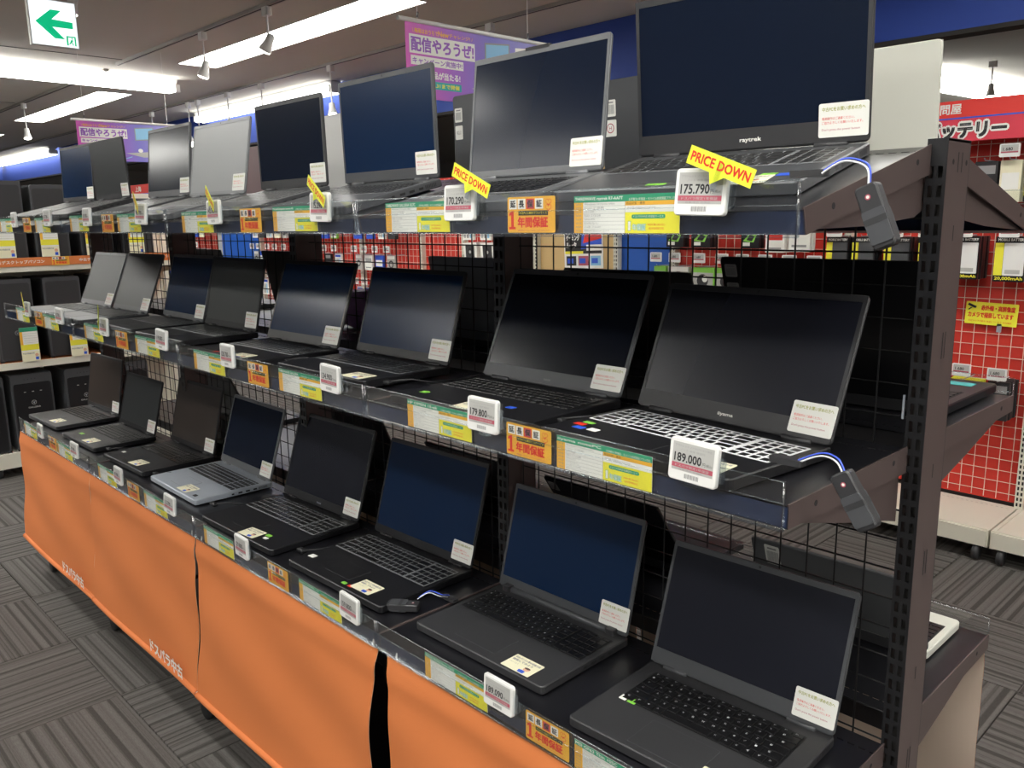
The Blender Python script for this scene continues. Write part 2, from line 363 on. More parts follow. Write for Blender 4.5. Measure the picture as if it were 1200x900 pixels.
def spotlight(x, y, aim, label, L=0.10, group=None, z=H - 0.018):
    t = thing('track_spotlight', label, 'spotlight', (x, y, z), group=group)
    Mb().rr(-0.03, 0.03, -0.018, 0.018, -0.045, 0.0, 0.008, WHITE).obj('adapter', t)
    Mb().tube([(0, 0, -0.04), (0, 0, -0.04 - L)], 0.006, WHITE).obj('stem', t, True)
    d = Vector(aim).normalized(); zz = -d; xx = zz.cross(Vector((0.3, 1, 0.1))).normalized(); yy = zz.cross(xx)
    M = Matrix((xx, yy, zz)).transposed().to_4x4(); M.translation = Vector((0, 0, -0.05 - L))
    h = Mb().lathe([(0.012, 0.045), (0.022, 0.04), (0.024, 0.0), (0.036, -0.045), (0.036, -0.05)], WHITE, M).obj('lamp_head', t, True)
    Mb().lathe([(0.032, -0.0505), (0.030, -0.056), (0.02, -0.06)], BULB, M).obj('bulb', h, True)
spotlight(-4.76, 2.42, (-0.35, -0.2, -1), 'white spotlight aiming down beside the long recessed light, left one of two', 0.16)
spotlight(-3.95, 2.42, (-0.6, -0.3, -1), 'white spotlight on a short stem at the top edge of the picture', 0.13)
spotlight(-4.18, 1.50, (0, -0.3, -1), 'lit spotlight head touching the exit sign top', 0.03)
spotlight(-8.77, 2.44, (0.2, 0, -1), 'spotlight hanging in front of the left end of the far recessed light', 0.22)
for k, (x, a, L) in enumerate([(-8.7, (0, 0, -1), 0.25), (-7.79, (0.8, 0, -1), 0.3), (-7.58, (-0.6, 0, -1), 0.3), (-6.95, (0, -0.3, -1), 0.22), (-6.32, (-0.3, 0, -1), 0.3), (-5.24, (0.4, -0.2, -1), 0.26), (-3.46, (0, 0.3, -1), 0.3)]):
    spotlight(x, 3.62, a, 'white spotlight nearer the blue fascia, ' + ['leftmost, over the far banner', 'first of a close pair', 'second of a close pair', 'right of the close pair', 'on a thin stem behind a tilted screen', 'over the gap between two upper laptops', 'behind the near purple banner', 'hidden by the raytrek laptop'][k].replace('the raytrek laptop', 'the largest top laptop'), L)
spotlight(-1.88, 7.5, (0, 0, -1), 'spotlight hanging beyond the red battery sign', 0.16)

# exit sign
t = thing('exit_sign', 'square lit exit sign with green left arrow hanging from the ceiling', 'exit sign', (-4.0, 1.35, 2.355))
Mb().rr(-0.104, 0.104, 0, 0.208, -0.03, 0.0, 0.004, WHITE, F((0, 0, 0), *EAST)).obj('casing', t)
Mb().quad(-0.099, 0.099, 0.005, 0.203, 0.0006, LITSIGN, F((0, 0, 0), *EAST)).obj('face', t)
b = Mb(); E_ = F((0.0012, 0, 0), *EAST)
b.prism([(-0.078, 0.105), (-0.01, 0.163), (0.036, 0.163), (-0.008, 0.121), (0.082, 0.117), (0.082, 0.088), (-0.008, 0.088), (0.042, 0.038), (-0.002, 0.038)], 0, 0.0005, LITGREEN, E_)
b.obj('arrow', t)
b = Mb(); b.quad(0.048, 0.09, 0.012, 0.055, 0.0, LITGREEN, E_); b.quad(0.056, 0.083, 0.012, 0.049, 0.0004, LITSIGN, E_)
b.disc(0.072, 0.044, 0.0035, 0.0008, LITGREEN, E_); b.prism([(0.066, 0.037), (0.074, 0.04), (0.077, 0.034), (0.071, 0.028), (0.078, 0.022), (0.077, 0.013), (0.073, 0.013), (0.073, 0.021), (0.067, 0.024), (0.06, 0.016), (0.057, 0.019), (0.063, 0.028)], 0.0006, 0.0009, LITGREEN, E_)
b.obj('running_figure', t)
Mb().tube([(-0.015, 0, 0.208), (-0.015, 0, 0.345)], 0.009, WHITE).obj('hanger', t, True)

# hanging purple banners
def banner(x, y0, label, short=False):
    t = thing('hanging_banner', label, 'banner', (x, y0, 2.215))
    Mb().tube([(0, -0.015, 0), (0, 0.745, 0)], 0.008, WHITE, 10).obj('rod', t, True)
    b = Mb(); Hh = 0.258
    b.box(-0.0008, 0.0008, 0.015, 0.73, -Hh, -0.004, POSTER); p = b.obj('poster', t)
    b = Mb(); M = F((0.0014, 0.015, -Hh), *EAST); Wd = 0.715
    b.quad(0.015, 0.32, 0.150, 0.213, 0, PAPER, M); b.text('配信やろうぜ!', 0.022, 0.314, 0.157, 0.207, 0.0004, PURPLE, M, 0.03)
    b.quad(0.020, 0.262, 0.112, 0.143, 0, PAPER, M); b.text('キャンペーン実施中!', 0.027, 0.256, 0.117, 0.138, 0.0004, PURPLE, M, 0.02)
    b.text('\\ 梅雨はおうちで', 0.03, 0.145, 0.218, 0.235, 0.0002, YELO, M, 0.02); b.text('New', 0.146, 0.195, 0.218, 0.237, 0.0002, YELO, M, 0.03); b.text('チャレンジ! /', 0.197, 0.31, 0.220, 0.234, 0.0002, YELO, M, 0.02)
    b.text('豪華賞品が当たる!', 0.045, 0.245, 0.070, 0.096, 0.0002, PAPER, M, 0.03)
    b.rr(0.045, 0.25, 0.036, 0.062, 0.0, 0.0003, 0.004, TEAL, M); b.text('6.1 ～ 6.31まで開催', 0.055, 0.24, 0.041, 0.057, 0.0006, YEL, M, 0.02)
    b.obj('lettering', p)
    b = Mb()   # printed picture of a monitor and desk at the right half
    b.prism([(0.37, 0.14), (0.37, 0.225), (0.50, 0.235), (0.50, 0.15)], 0.0, 0.0003, INKG, M); b.prism([(0.376, 0.146), (0.376, 0.219), (0.494, 0.229), (0.494, 0.156)], 0.0003, 0.0006, SKYP, M)
    b.prism([(0.30, 0.055), (0.48, 0.07), (0.60, 0.045), (0.42, 0.03)], 0.0, 0.0003, EINK, M); b.disc(0.40, 0.075, 0.016, 0.0006, PAPER, M, ry=0.013); b.prism([(0.26, 0.01), (0.34, 0.035), (0.342, 0.030), (0.263, 0.006)], 0.0, 0.0004, SKYP, M)
    b.prism([(0.53, 0.10), (0.53, 0.225), (0.66, 0.235), (0.66, 0.10)], 0.0, 0.0003, PAPER, M)
    b.obj('picture', p)
    b = Mb()
    for y in (0.07, 0.615): b.tube([(0, y, 0.005), (0, y, H - 2.215)], 0.0014, WHITE, 6); b.tube([(0, y, 0.012), (0.004, y, 0.03)], 0.004, GREY, 6)
    b.obj('cord', t, True)
banner(-2.0, 1.86, 'near purple campaign banner hanging behind the upper laptops')
banner(-5.62, 1.89, 'far purple campaign banner hanging over the left laptops')

# ---------------------------------------------------------------- the laptop rack
ZS = {'T': 1.535, 'M': 1.18, 'B': 0.68}
TH = math.atan(0.239)
BAYS = 4
rack = thing('display_rack', 'long black steel double sided rack with slotted uprights and wire back panels', 'rack', (-1.8, 1.32, 0))
def slotted_post(x0, x1, y0, y1, z0, z1, mt, parent, origin, name='post', slot=True, pitch=0.0265):
    """hollow upright whose two narrow faces carry a double row of punched slots"""
    b = Mb(); ox, oy, oz = origin
    w = x1 - x0; c = [0, 0.16, 0.40, 0.60, 0.84, 1.0]; front = STEEL_BLACK_SHADE if mt is STEEL else mt; so = 0.0165  # narrow faces get a darker copy of the post paint, for shade
    n = int((z1 - z0 - 0.05) / pitch); t = 0.0018
    for yf, yb in ((y0, y0 + t), (y1 - t, y1)):
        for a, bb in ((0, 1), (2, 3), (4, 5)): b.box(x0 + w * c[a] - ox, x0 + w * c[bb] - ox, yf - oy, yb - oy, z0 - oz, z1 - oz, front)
        for a, bb in ((1, 2), (3, 4)):
            z = z0
            for k in range(n + 1):
                zn = z0 + 0.03 + k * pitch if k < n else z1
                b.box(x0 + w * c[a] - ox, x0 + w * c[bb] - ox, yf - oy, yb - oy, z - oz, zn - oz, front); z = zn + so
    for xa, xb in ((x0, x0 + t), (x1 - t, x1)): b.box(xa - ox, xb - ox, y0 + t - oy, y1 - t - oy, z0 - oz, z1 - oz, mt)
    b.box(x0 - ox, x1 - ox, y0 + t - oy, y1 - t - oy, z1 - 0.004 - oz, z1 - 0.001 - oz, mt)
    b.box(x0 + t - ox, x1 - t - ox, (y0 + 0.02) - oy, (y0 + 0.022) - oy, z0 - oz, z1 - 0.01 - oz, DARKGAP)
    return b.obj(name, parent)
RO = (-1.8, 1.32, 0)
for k in range(5):
    x0, x1 = (-0.006, 0.022) if k == 0 else (-0.9 * k - 0.018, -0.9 * k + 0.018)
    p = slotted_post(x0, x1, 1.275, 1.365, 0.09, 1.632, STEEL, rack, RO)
    if k == 0:
        b = Mb(); M = F((0.0224 + 1.8, 0, 0), *EAST)
        for y, z, h in [(0.0, 1.50, 0.022), (-0.005, 1.335, 0.04), (0.005, 1.335, 0.04), (0.0, 1.14, 0.022), (-0.005, 0.99, 0.04), (0.005, 0.99, 0.04), (0.0, 0.80, 0.022), (-0.005, 0.645, 0.04), (0.005, 0.645, 0.04), (0.0, 0.50, 0.022), (-0.003, 1.60, 0.028), (0.012, 1.60, 0.028)]:
            b.quad(y - 0.0016, y + 0.0016, z - h / 2, z + h / 2, 0.0002, INK, M)
        b.disc(-0.022, 1.60, 0.004, 0.0002, INK, M); b.disc(0.030, 1.60, 0.004, 0.0002, INK, M)
        b.obj('punched_slot', p)
        Mb().box(1.8 - 0.012, 1.8 - 0.009, -0.048, -0.046, 1.225, 1.262, SILVER).obj('shelf_pin', rack)
for k in range(BAYS):
    x1 = -0.9 * k - (0.006 if k == 0 else 0.018) + 1.8; x0 = -0.9 * (k + 1) + 0.018 + 1.8
    Mb().box(x0, x1, -0.02, 0.02, 1.585, 1.61, STEEL).obj('crossbar', rack)
    b = Mb(); z = 0.15
    while z < 1.56: b.tube([(x0, 0.001, z), (x1, 0.001, z)], 0.0016, WIRE, 5); z += 0.0508
    xx = x1 - 0.014 if k == 0 else x1 - 0.02
    while xx > x0: b.tube([(xx, -0.002, 0.15), (xx, -0.002, 1.575)], 0.0016, WIRE, 5); xx -= 0.0503
    stuff(b.obj('wire_grid', rack))
    Mb().box(x0, x1, -0.40, 0.40, 0.10, 0.135, STEEL_BLACK_SHADE).obj('base_deck', rack)
for k in range(5):
    for sy in (-1, 1):
        x = -0.9 * k + 1.8 + (-0.07 if k == 0 else 0.07 if k == 4 else -0.05 if k != 2 else -0.13); y = -0.37 * sy
        c = Mb(); c.box(x - 0.02, x + 0.02, y - 0.02, y + 0.02, 0.062, 0.10, STEEL_BLACK_SHADE); c = c.obj('caster', rack)
        Mb().lathe([(0.02, -0.014), (0.034, -0.012), (0.036, 0), (0.034, 0.012), (0.02, 0.014)], RUBBER, F((x, y, 0.036), (1, 0, 0), (0, 0, 1)), 24).obj('wheel', c, True)

BAYN = ['at the slotted end post', 'second bay from the end post', 'third bay from the end post', 'farthest bay']
LEV = {'T': 'top', 'M': 'middle', 'B': 'bottom'}
REAR_TH = math.atan(0.25)
def shelf(kind, k, side):
    xc = -0.9 * k - 0.45; sgn = 1 if side == 'front' else -1
    z = ZS[kind] if sgn > 0 or kind != 'T' else 1.518
    th = 0.0 if kind != 'T' else TH if sgn > 0 else REAR_TH
    t = thing('metal_shelf', f'black {LEV[kind]} shelf board, {BAYN[k]}, ' + ('aisle side' if sgn > 0 else 'rear side'), 'shelf', (xc, 0.913 if sgn > 0 else 1.786, z), (th, 0, 0 if sgn > 0 else PI), group='front shelf boards' if sgn > 0 else 'rear shelf boards')
    D = (0.362 if sgn > 0 else 0.42) / math.cos(th)
    b = Mb(); b.box(-0.449, 0.449, 0, D - 0.036, -0.0015, 0, SHELF); b.box(-0.449, 0.449, D - 0.032, D, -0.0015, 0, SHELF)
    x = -0.449
    while x < 0.44: b.box(x, x + 0.006, D - 0.036, D - 0.032, -0.0015, 0, SHELF); x += 0.018
    b.box(-0.449, 0.449, 0, 0.0015, -0.029, 0, LIP); b.box(-0.449, 0.449, 0, 0.02, -0.029, -0.0275, LIP); b.box(-0.449, 0.449, D - 0.0015, D, -0.034, 0, SHELF)
    b.obj('board', t)
    for sx in (-1, 1):
        low = -0.105 if kind != 'T' else -0.090
        E2 = F((sx * 0.4488, 0, 0), *EAST); E3 = F((sx * 0.440, 0, 0), *EAST)
        br = Mb().prism([(0, -0.029), (D, -0.038), (D, 0.003), (0, 0.003)], -0.0012, 0.0012, STEEL, E2).obj('bracket', t)
        pts = [(0.02, -0.028), (D * 0.5, low * 0.68 if kind != 'T' else -0.066), (D - 0.045, low), (D - 0.004, low + 0.004 if kind == 'T' else low - 0.012), (D - 0.004, -0.02)]
        Mb().prism(pts, -0.0012, 0.0012, STEEL, E3).obj('web_plate', br)
        for y, zz in ((0.07, -0.012), (D - 0.05, -0.012)):
            Mb().lathe([(0.0042, -0.0015), (0.0042, 0.0015)], INK, F((sx * 0.4488, y, zz), (0, 1, 0), (0, 0, 1)), 10).obj('bolt_hole', br)
    return t
for kind in 'TMB':
    for k in range(BAYS): shelf(kind, k, 'front'); shelf(kind, k, 'rear')

def rail(kind, k, side):
    xc = -0.9 * k - 0.45; z = ZS[kind]; sgn = 1 if side == 'front' else -1
    t = thing('label_rail', f'clear rail along the {LEV[kind]} shelf edge, {BAYN[k]}' + ('' if sgn > 0 else ', rear side'), 'label rail', (xc, 0.905 if sgn > 0 else 1.794, z), (0, 0, 0 if sgn > 0 else PI), group='clear front rails' if sgn > 0 else 'clear rear rails')
    b = Mb(); hw = 0.446
    b.box(-hw, hw, -0.0010, 0, -0.026, 0.033, CLEAR); b.obj('front_sheet', t)
    b = Mb(); b.box(-hw, hw, 0.0042, 0.0050, -0.030, 0.031, CLEAR); b.box(-hw, hw, -0.0010, 0.0050, -0.0315, -0.030, CLEAR2); b.obj('back_sheet', t)
    b = Mb(); b.tube([(-hw, -0.0008, 0.0335), (hw, -0.0008, 0.0335)], 0.0011, CLEAR2, 6); b.tube([(-hw, -0.0010, -0.027), (hw, -0.0010, -0.027)], 0.0011, CLEAR2, 6); b.tube([(-hw, -0.0012, 0.006), (hw, -0.0012, 0.006)], 0.0006, CLEAR2, 5)
    for sx in (-1, 1): b.box(sx * hw - 0.0008, sx * hw + 0.0008, -0.0016, 0.005, -0.030, 0.033, CLEAR2)
    b.obj('edge_bead', t, True)
for kind in 'TMB':
    for k in range(BAYS): rail(kind, k, 'front'); rail(kind, k, 'rear')

# ---------------------------------------------------------------- cards and tags on the rails
def spec_print(head):
    b = Mb(); M = F((0, -0.0004, 0), *FRONT); W, Hh = 0.18, 0.051
    b.quad(0.0, W, 0, Hh, 0, PAPER, M)
    b.quad(0, W, Hh - 0.009, Hh, 0.0001, GREEN, M); b.text(head, 0.002, 0.088, Hh - 0.0075, Hh - 0.002, 0.0002, PAPER, M, 0.02)
    b.text('お手軽な1年保証・モバイル充実保証プラン対応', 0.098, 0.177, Hh - 0.0082, Hh - 0.0045, 0.0002, PAPER, M)
    b.quad(0, 0.017, 0, Hh - 0.009, 0.0001, YELO, M)
    for i in range(8):
        y = 0.0012 + i * 0.0052
        b.quad(0.017, 0.092, y + 0.0042, y + 0.0045, 0.0002, INKG, M)
        b.text('製品 型番', 0.0035, 0.0135, y + 0.0007, y + 0.0033, 0.0002, INKG, M)
        b.text(['Windows 10 Home 64bit', 'Core i7 搭載', 'メモリ 16GB', 'SSD 512GB', 'GeForce RTX', 'DVDなし', '15.6型 フルHD', '無線LAN Bluetooth カメラ'][7 - i], 0.019, 0.019 + [0.045, 0.03, 0.026, 0.02, 0.03, 0.018, 0.036, 0.055][i], y + 0.0007, y + 0.0034, 0.0002, INKG, M)
    b.quad(0.0915, 0.092, 0, Hh - 0.009, 0.0003, INKG, M)
    b.quad(0.092, W, Hh - 0.0145, Hh - 0.009, 0.0002, YELO, M); b.text('商品状態・備考', 0.094, 0.125, Hh - 0.0135, Hh - 0.0100, 0.0003, INK, M)
    b.text('中古品 付属品ACアダプタ', 0.096, 0.142, Hh - 0.0195, Hh - 0.0162, 0.0003, INKG, M)
    b.quad(0.092, W, 0, 0.0275, 0.0002, YEL, M)
    b.rr(0.103, 0.158, 0.019, 0.0245, 0.0002, 0.0003, 0.0026, GREEN, M); b.text('ドスパラの中古1年保証サービス', 0.106, 0.155, 0.0202, 0.0234, 0.0004, PAPER, M)
    b.text('1', 0.097, 0.102, 0.003, 0.016, 0.0003, GREEN, M, 0.07); b.text('1', 0.0975, 0.1015, 0.0035, 0.0155, 0.0004, PAPER, M, 0.02)
    b.text('年保証', 0.104, 0.127, 0.003, 0.0125, 0.0003, TEAL, M, 0.05)
    b.text('年保証', 0.1045, 0.1265, 0.0035, 0.012, 0.0004, PAPER, M, 0.0)
    b.text('中古PC購入後も安心', 0.130, 0.158, 0.0095, 0.0125, 0.0003, REDP, M); b.text('自然故障対応', 0.132, 0.156, 0.0045, 0.0078, 0.0003, REDP, M)
    return b.mesh('print')
SPECM = {}
BOARD = Mb().box(0, 0.18, -0.0003, 0.0003, 0, 0.051, PAPER).mesh('spec_card')
def spec_card(kind, x0, head, label, dz=0.0):
    o = tag(link('spec_card', BOARD, None, (x0, 0.9067, ZS[kind] - 0.0245 + dz)), label, 'spec card', 'green headed spec cards in the rails')
    if head not in SPECM: SPECM[head] = spec_print(head)
    link('print', SPECM[head], o); return o
WB = Mb(); WB.rr(-0.05, 0.05, 0, 0.053, -0.0005, 0, 0.003, YELO, F((0, -0.0003, 0), *FRONT)); WB = WB.mesh('warranty_card')
def war_print():
    b = Mb(); M = F((0, -0.0005, 0), *FRONT)
    for i, ch in enumerate('延長保証'):
        x = -0.046 + i * 0.0185; b.quad(x, x + 0.0165, 0.035, 0.050, 0.0001 if i != 2 else 0.00015, PAPER if i != 2 else REDP, M)
        if i == 2: b.quad(x + 0.0015, x + 0.015, 0.0365, 0.0485, 0.0002, MAROON, M)
        b.text(ch, x + 0.0025, x + 0.014, 0.037, 0.048, 0.0003, INK, M, 0.03)
    for cy in (0.0455, 0.0375):
        for sx in (-1, 1): b.disc(0.037 + sx * 0.0028, cy, 0.0034, 0.0002, REDP, M, 10); b.disc(0.037 + sx * 0.0028, cy, 0.0027, 0.0003, YELO, M, 10)
        b.prism([(0.0312, cy - 0.001), (0.037, cy - 0.0062), (0.0428, cy - 0.001)], 0.0002, 0.00025, REDP, M); b.prism([(0.0322, cy - 0.0006), (0.037, cy - 0.0048), (0.0418, cy - 0.0006)], 0.00032, 0.00034, YELO, M)
    b.prism([(-0.0465, 0.005), (-0.0325, 0.005), (-0.0325, 0.0085), (-0.0365, 0.0085), (-0.0365, 0.0325), (-0.0405, 0.0325), (-0.0460, 0.0285), (-0.0460, 0.0245), (-0.0420, 0.0265), (-0.0420, 0.0085), (-0.0465, 0.0085)], 0.0001, 0.0002, REDP, M)
    b.quad(-0.026, 0.036, 0.0255, 0.0325, 0.0001, INK, M); b.text('中古PCも無料でついてくる', -0.024, 0.034, 0.0270, 0.0310, 0.0002, YEL, M)
    b.text('年間保証', -0.028, 0.036, 0.0075, 0.0235, 0.0001, REDP, M, 0.04)
    b.text('※保証内容につきましてはスタッフまでお尋ねください', -0.028, 0.040, 0.0022, 0.0045, 0.0001, MAROON, M)
    return b.mesh('print')
WP = war_print()
def warranty(kind, xc, label):
    o = tag(link('warranty_card', WB, None, (xc, 0.9063, ZS[kind] - 0.0255)), label, 'warranty card', 'orange one year warranty cards')
    link('print', WP, o)
HEADS = {'T': ['THIRDWAVE raytrek R7-AA7T', 'THIRDWAVE GALLERIA XL7C', 'MouseComputer mouse X5', 'HP ENVY x360', 'Lenovo ThinkPad', 'ASUS VivoBook', 'DELL Inspiron', 'FUJITSU LIFEBOOK'],
         'M': ['iiyama notePC', 'HP OMEN 15-ek', 'THIRDWAVE GALLERIA', 'mouse G-Tune', 'Lenovo IdeaPad', 'ASUS ZenBook', 'HP Pavilion', 'DELL Vostro'],
         'B': ['MSI GF63 Thin 10SC', 'ASUS ROG Strix G15', 'iiyama LEVEL-15', 'MouseComputer DAIV', 'Lenovo ThinkBook', 'HP ProBook', 'DELL Latitude', 'TOSHIBA dynabook']}
XS = {'T': [-.345, -.802, -1.218, -1.695, -2.157, -2.598, -3.002, -3.50], 'M': [-.381, -.760, -1.242, -1.697, -2.112, -2.575, -3.045, -3.42], 'B': [-.345, -.736, -1.215, -1.735, -2.173, -2.60, -3.070, -3.53]}
XW = {'T': [-.432, -1.322, -2.240, -3.107], 'M': [-.443, -1.342, -2.226, -3.107], 'B': [-.407, -1.317, -2.267, -3.130]}
XT = {'T': [-.128, -.585, -1.01, -1.487, -1.946, -2.396, -2.811, -3.244], 'M': [-.128, -.540, -1.01, -1.478, -1.885, -2.35, -2.81, -3.215], 'B': [-.05, -.515, -.986, -1.486, -1.946, -2.371, -2.822, -3.256]}
PR = {'T': ['175.790', '170.290', '115.290', '142.780', '98.790', '109.780', '87.780', '76.780'], 'M': ['189.000', '179.800', '134.900', '128.700', '119.800', '98.780', '92.700', '84.980'], 'B': ['164.890', '189.090', '159.800', '129.800', '112.790', '89.980', '79.980', '69.980']}
PREF = {'T': 'top', 'M': 'middle', 'B': 'bottom'}
for kind in 'TMB':
    for i in range(8):
        spec_card(kind, XS[kind][i], HEADS[kind][i], f'green headed spec card in the {PREF[kind]} rail, {NTH[i]} from the end post', 0.0015 * ((i * 7) % 3 - 1))
    for i in range(4):
        warranty(kind, XW[kind][i], f'orange one year warranty card in the {PREF[kind]} rail, {["nearest", "second", "third", "farthest"][i]} from the end post')
# electronic price tags
def casing_mesh():
    b = Mb(); M = F((0, -0.009, 0), *FRONT)
    b.rr(-0.037, 0.037, -0.0285, 0.0285, -0.008, 0.0, 0.0055, WHITE, M, 0.0012); return b.mesh('casing', False)
def price_print(price):
    b = Mb(); M = F((0, -0.0092, 0), *FRONT)
    b.quad(-0.0315, 0.0315, -0.0145, 0.0235, 0.0001, EINK, M)
    b.text('アウトレット ノートパソコン 中古', -0.028, 0.028, 0.0175, 0.0205, 0.0002, INKG, M); b.text('ノート 本体 保証付', -0.020, 0.018, 0.0125, 0.0155, 0.0002, INKG, M)
    b.text(price, -0.0285, 0.0135, -0.0025, 0.0095, 0.0002, INK, M, 0.025); b.text('円', 0.015, 0.0195, -0.002, 0.003, 0.0002, INK, M); b.text('(税込)', 0.0205, 0.030, -0.002, 0.0025, 0.0002, INK, M)
    b.quad(-0.0315, 0.0315, -0.0108, -0.0045, 0.0002, MAROON, M); b.text('ドスパラ限定1年保証', -0.026, 0.026, -0.0096, -0.0060, 0.0003, EINK, M)
    b.text('在庫 中古 店頭品', -0.02, 0.016, -0.0138, -0.0116, 0.0002, INKG, M)
    x = -0.011
    for i in range(15): wd = 0.0004 + 0.0005 * ((i * 5) % 3); b.quad(x, x + wd, -0.0235, -0.0175, 0.0001, INKG, M); x += wd + 0.0006
    return b.mesh('display')
CASE = casing_mesh()
hb = Mb(); hb.box(-0.014, 0.040, -0.0012, 0.0, -0.030, 0.024, CLEAR); hb.box(-0.0145, 0.0145, -0.010, -0.0012, -0.034, -0.0325, CLEAR2); hb.box(-0.0145, 0.0145, -0.0015, 0, -0.034, -0.028, CLEAR2); hb.rr(0.014, 0.046, -0.020, 0.014, 0.0, 0.003, 0.004, CLEAR2, F((0, -0.002, 0), *FRONT))
HOLD = hb.mesh('holder')
for kind in 'TMB':
    for i in range(8):
        near_ = ''
        if (kind, i) in (('T', 0), ('M', 0), ('M', 1), ('B', 1), ('T', 1)): near_ = f' reading {PR[kind][i].replace(".", ",")}'
        t = thing('price_tag', f'white price tag{near_} on the {PREF[kind]} rail, {NTH[i]} from the end post', 'price tag', (XT[kind][i], 0.9035, ZS[kind] + (0.0235 if kind == 'T' else 0.034 if kind == 'M' else 0.035) - 0.002 * (i % 2)), (R_(-4 + (i * 5) % 4), R_([2, 0, 1, -1][i % 4]), R_([0, 0, -2, -3, 0, -2, 1, -3][i])), group='electronic price tags on the rack')
        link('casing', CASE, t); link('display', price_print(PR[kind][i]).copy() if False else price_print(PR[kind][i]), t); link('holder', HOLD, t)
# price down pointers
pb = Mb(); M = F((0, 0, 0), *FRONT)
pb.prism([(-0.0475, -0.0105), (-0.012, -0.0105), (-0.006, -0.0235), (0.010, -0.0105), (0.0475, -0.0105), (0.0475, 0.0115), (-0.0475, 0.0115)], -0.0006, 0.0, LIME, M)
PDM = pb.mesh('pointer_card'); pb = Mb(); pb.text('PRICE DOWN', -0.043, 0.043, -0.0055, 0.0065, 0.0003, REDP, M, 0.03); PDT = pb.mesh('lettering')
for kind, i, x, z, ry, rz in [('T', 0, -0.094, 0.054, 21, 0), ('T', 1, -0.542, 0.057, 24, -2), ('T', 2, -1.0, 0.056, 30, -10), ('T', 3, -1.475, 0.055, 28, -14), ('T', 4, -1.94, 0.056, 28, -14), ('M', 5, -2.35, 0.065, 40, -22), ('M', 7, -3.21, 0.065, 35, -10)]:
    t = thing('price_down_sign', f'yellow PRICE DOWN pointer over the {PREF[kind]} rail, above the {NTH[i]} price tag', 'sign', (x, 0.884, ZS[kind] + z - 0.002), (0, R_(ry), R_(rz)), group='yellow PRICE DOWN pointers')
    link('card', PDM, t); link('lettering', PDT, t)
    Mb().box(-0.004, 0.004, 0.0, 0.001, -0.03, 0.004, CLEAR2).obj('clip', t)

# ---------------------------------------------------------------- laptops
def notice_mesh():
    b = Mb(); b.rr(-0.072, 0, 0, 0.048, 0, 0.0006, 0.003, PAPER)
    b.text('中古PCをお買い求めの方へ', -0.067, -0.005, 0.0365, 0.0425, 0.0008, OLIVE, None, 0.02)
    b.text('電源操作はご遠慮ください。', -0.067, -0.020, 0.0245, 0.0285, 0.0008, REDP); b.text('ご協力よろしくお願いいたします。', -0.067, -0.008, 0.0185, 0.0225, 0.0008, REDP)
    b.text("Don't press the power button", -0.067, -0.012, 0.0085, 0.0125, 0.0008, MAROON); return b.mesh('notice_label')
NOTICE = notice_mesh()
def caution_mesh():
    b = Mb(); b.rr(-0.036, 0.036, -0.024, 0.024, 0, 0.0006, 0.002, CARDCREAM)
    b.text('中古パソコン等の取扱方法', -0.032, 0.032, 0.0125, 0.019, 0.0008, INKG, None, 0.03); b.text('確認してみよう', -0.032, 0.020, 0.004, 0.0105, 0.0008, INKG, None, 0.03)
    b.text('スタッフまで', -0.032, -0.008, -0.005, -0.001, 0.0008, INKG)
    b.disc(0.017, -0.007, 0.0075, 0.0007, SKIN, None, 14, 0.006); b.disc(0.017, -0.0035, 0.0072, 0.0009, BROWN, None, 12, 0.003); b.prism([(0.006, -0.022), (0.004, -0.014), (0.012, -0.0125), (0.020, -0.014), (0.020, -0.022)], 0.0006, 0.0008, BLUEP)
    return b.mesh('caution_card')
CAUTION = caution_mesh()
ROWS = [([1] * 15, ['E'] + ['F'] * 12 + ['P', 'D'], 0.62), ([1] * 13 + [2], list('1234567890-^\\') + ['B'], 1), ([1.5] + [1] * 12 + [1.5], ['T'] + list('QWERTYUIOP@[') + ['E'], 1),
        ([1.8] + [1] * 11 + [2.2], ['C'] + list('ASDFGHJKL;:') + ['E'], 1), ([2.2] + [1] * 11 + [1.8], ['S'] + list('ZXCVBNM,./_') + ['S'], 1), ([1.2, 1, 1, 1, 4.8, 1, 1, 1, 1, 1, 1], ['C', 'F', 'W', 'A', '', 'K', 'A', 'C', '<', 'v', '>'], 1)]
PAD = ['nnnn', '789-', '456+', '123=', '00.=', '0 .=']
def key_list(w, numpad):
    units = 19.3 if numpad else 15.0
    u = min((w - 0.030) / units, 0.0192); x0 = -u * units / 2; y = -0.026; v = u
    out = []
    for r, (ws, cs, hh) in enumerate(ROWS):
        h = v * hh; x = x0
        for a, c in zip(ws, cs): out.append((x + a * u / 2, y - h / 2, a * u, h, c)); x += a * u
        if numpad:
            for q in range(4): out.append((x0 + (15.3 + q + 0.5) * u, y - h / 2, u, h, ''))
        y -= h
    return out, x0, -x0, y
KEYC = {}
def key_mesh(w, h, c, km, g, kt=0.0016):
    k = (round(w, 4), round(h, 4), c, km.name, g, kt)
    if k not in KEYC:
        b = Mb(); a, e = w / 2 - g / 2, h / 2 - g / 2; t = 0.0007
        b.add([(-a, -e, 0), (a, -e, 0), (a, e, 0), (-a, e, 0), (-a + t, -e + t, kt), (a - t, -e + t, kt), (a - t, e - t, kt), (-a + t, e - t, kt)], [(4, 5, 6, 7), (0, 1, 5, 4), (1, 2, 6, 5), (2, 3, 7, 6), (3, 0, 4, 7)], km)
        if c: b.text(c, -a * 0.55, -a * 0.55 + min(0.0042, w * 0.2), e * 0.1, e * 0.1 + h * 0.22, kt + 0.0002, LEGEND)
        KEYC[k] = b.mesh('key')
    return KEYC[k]

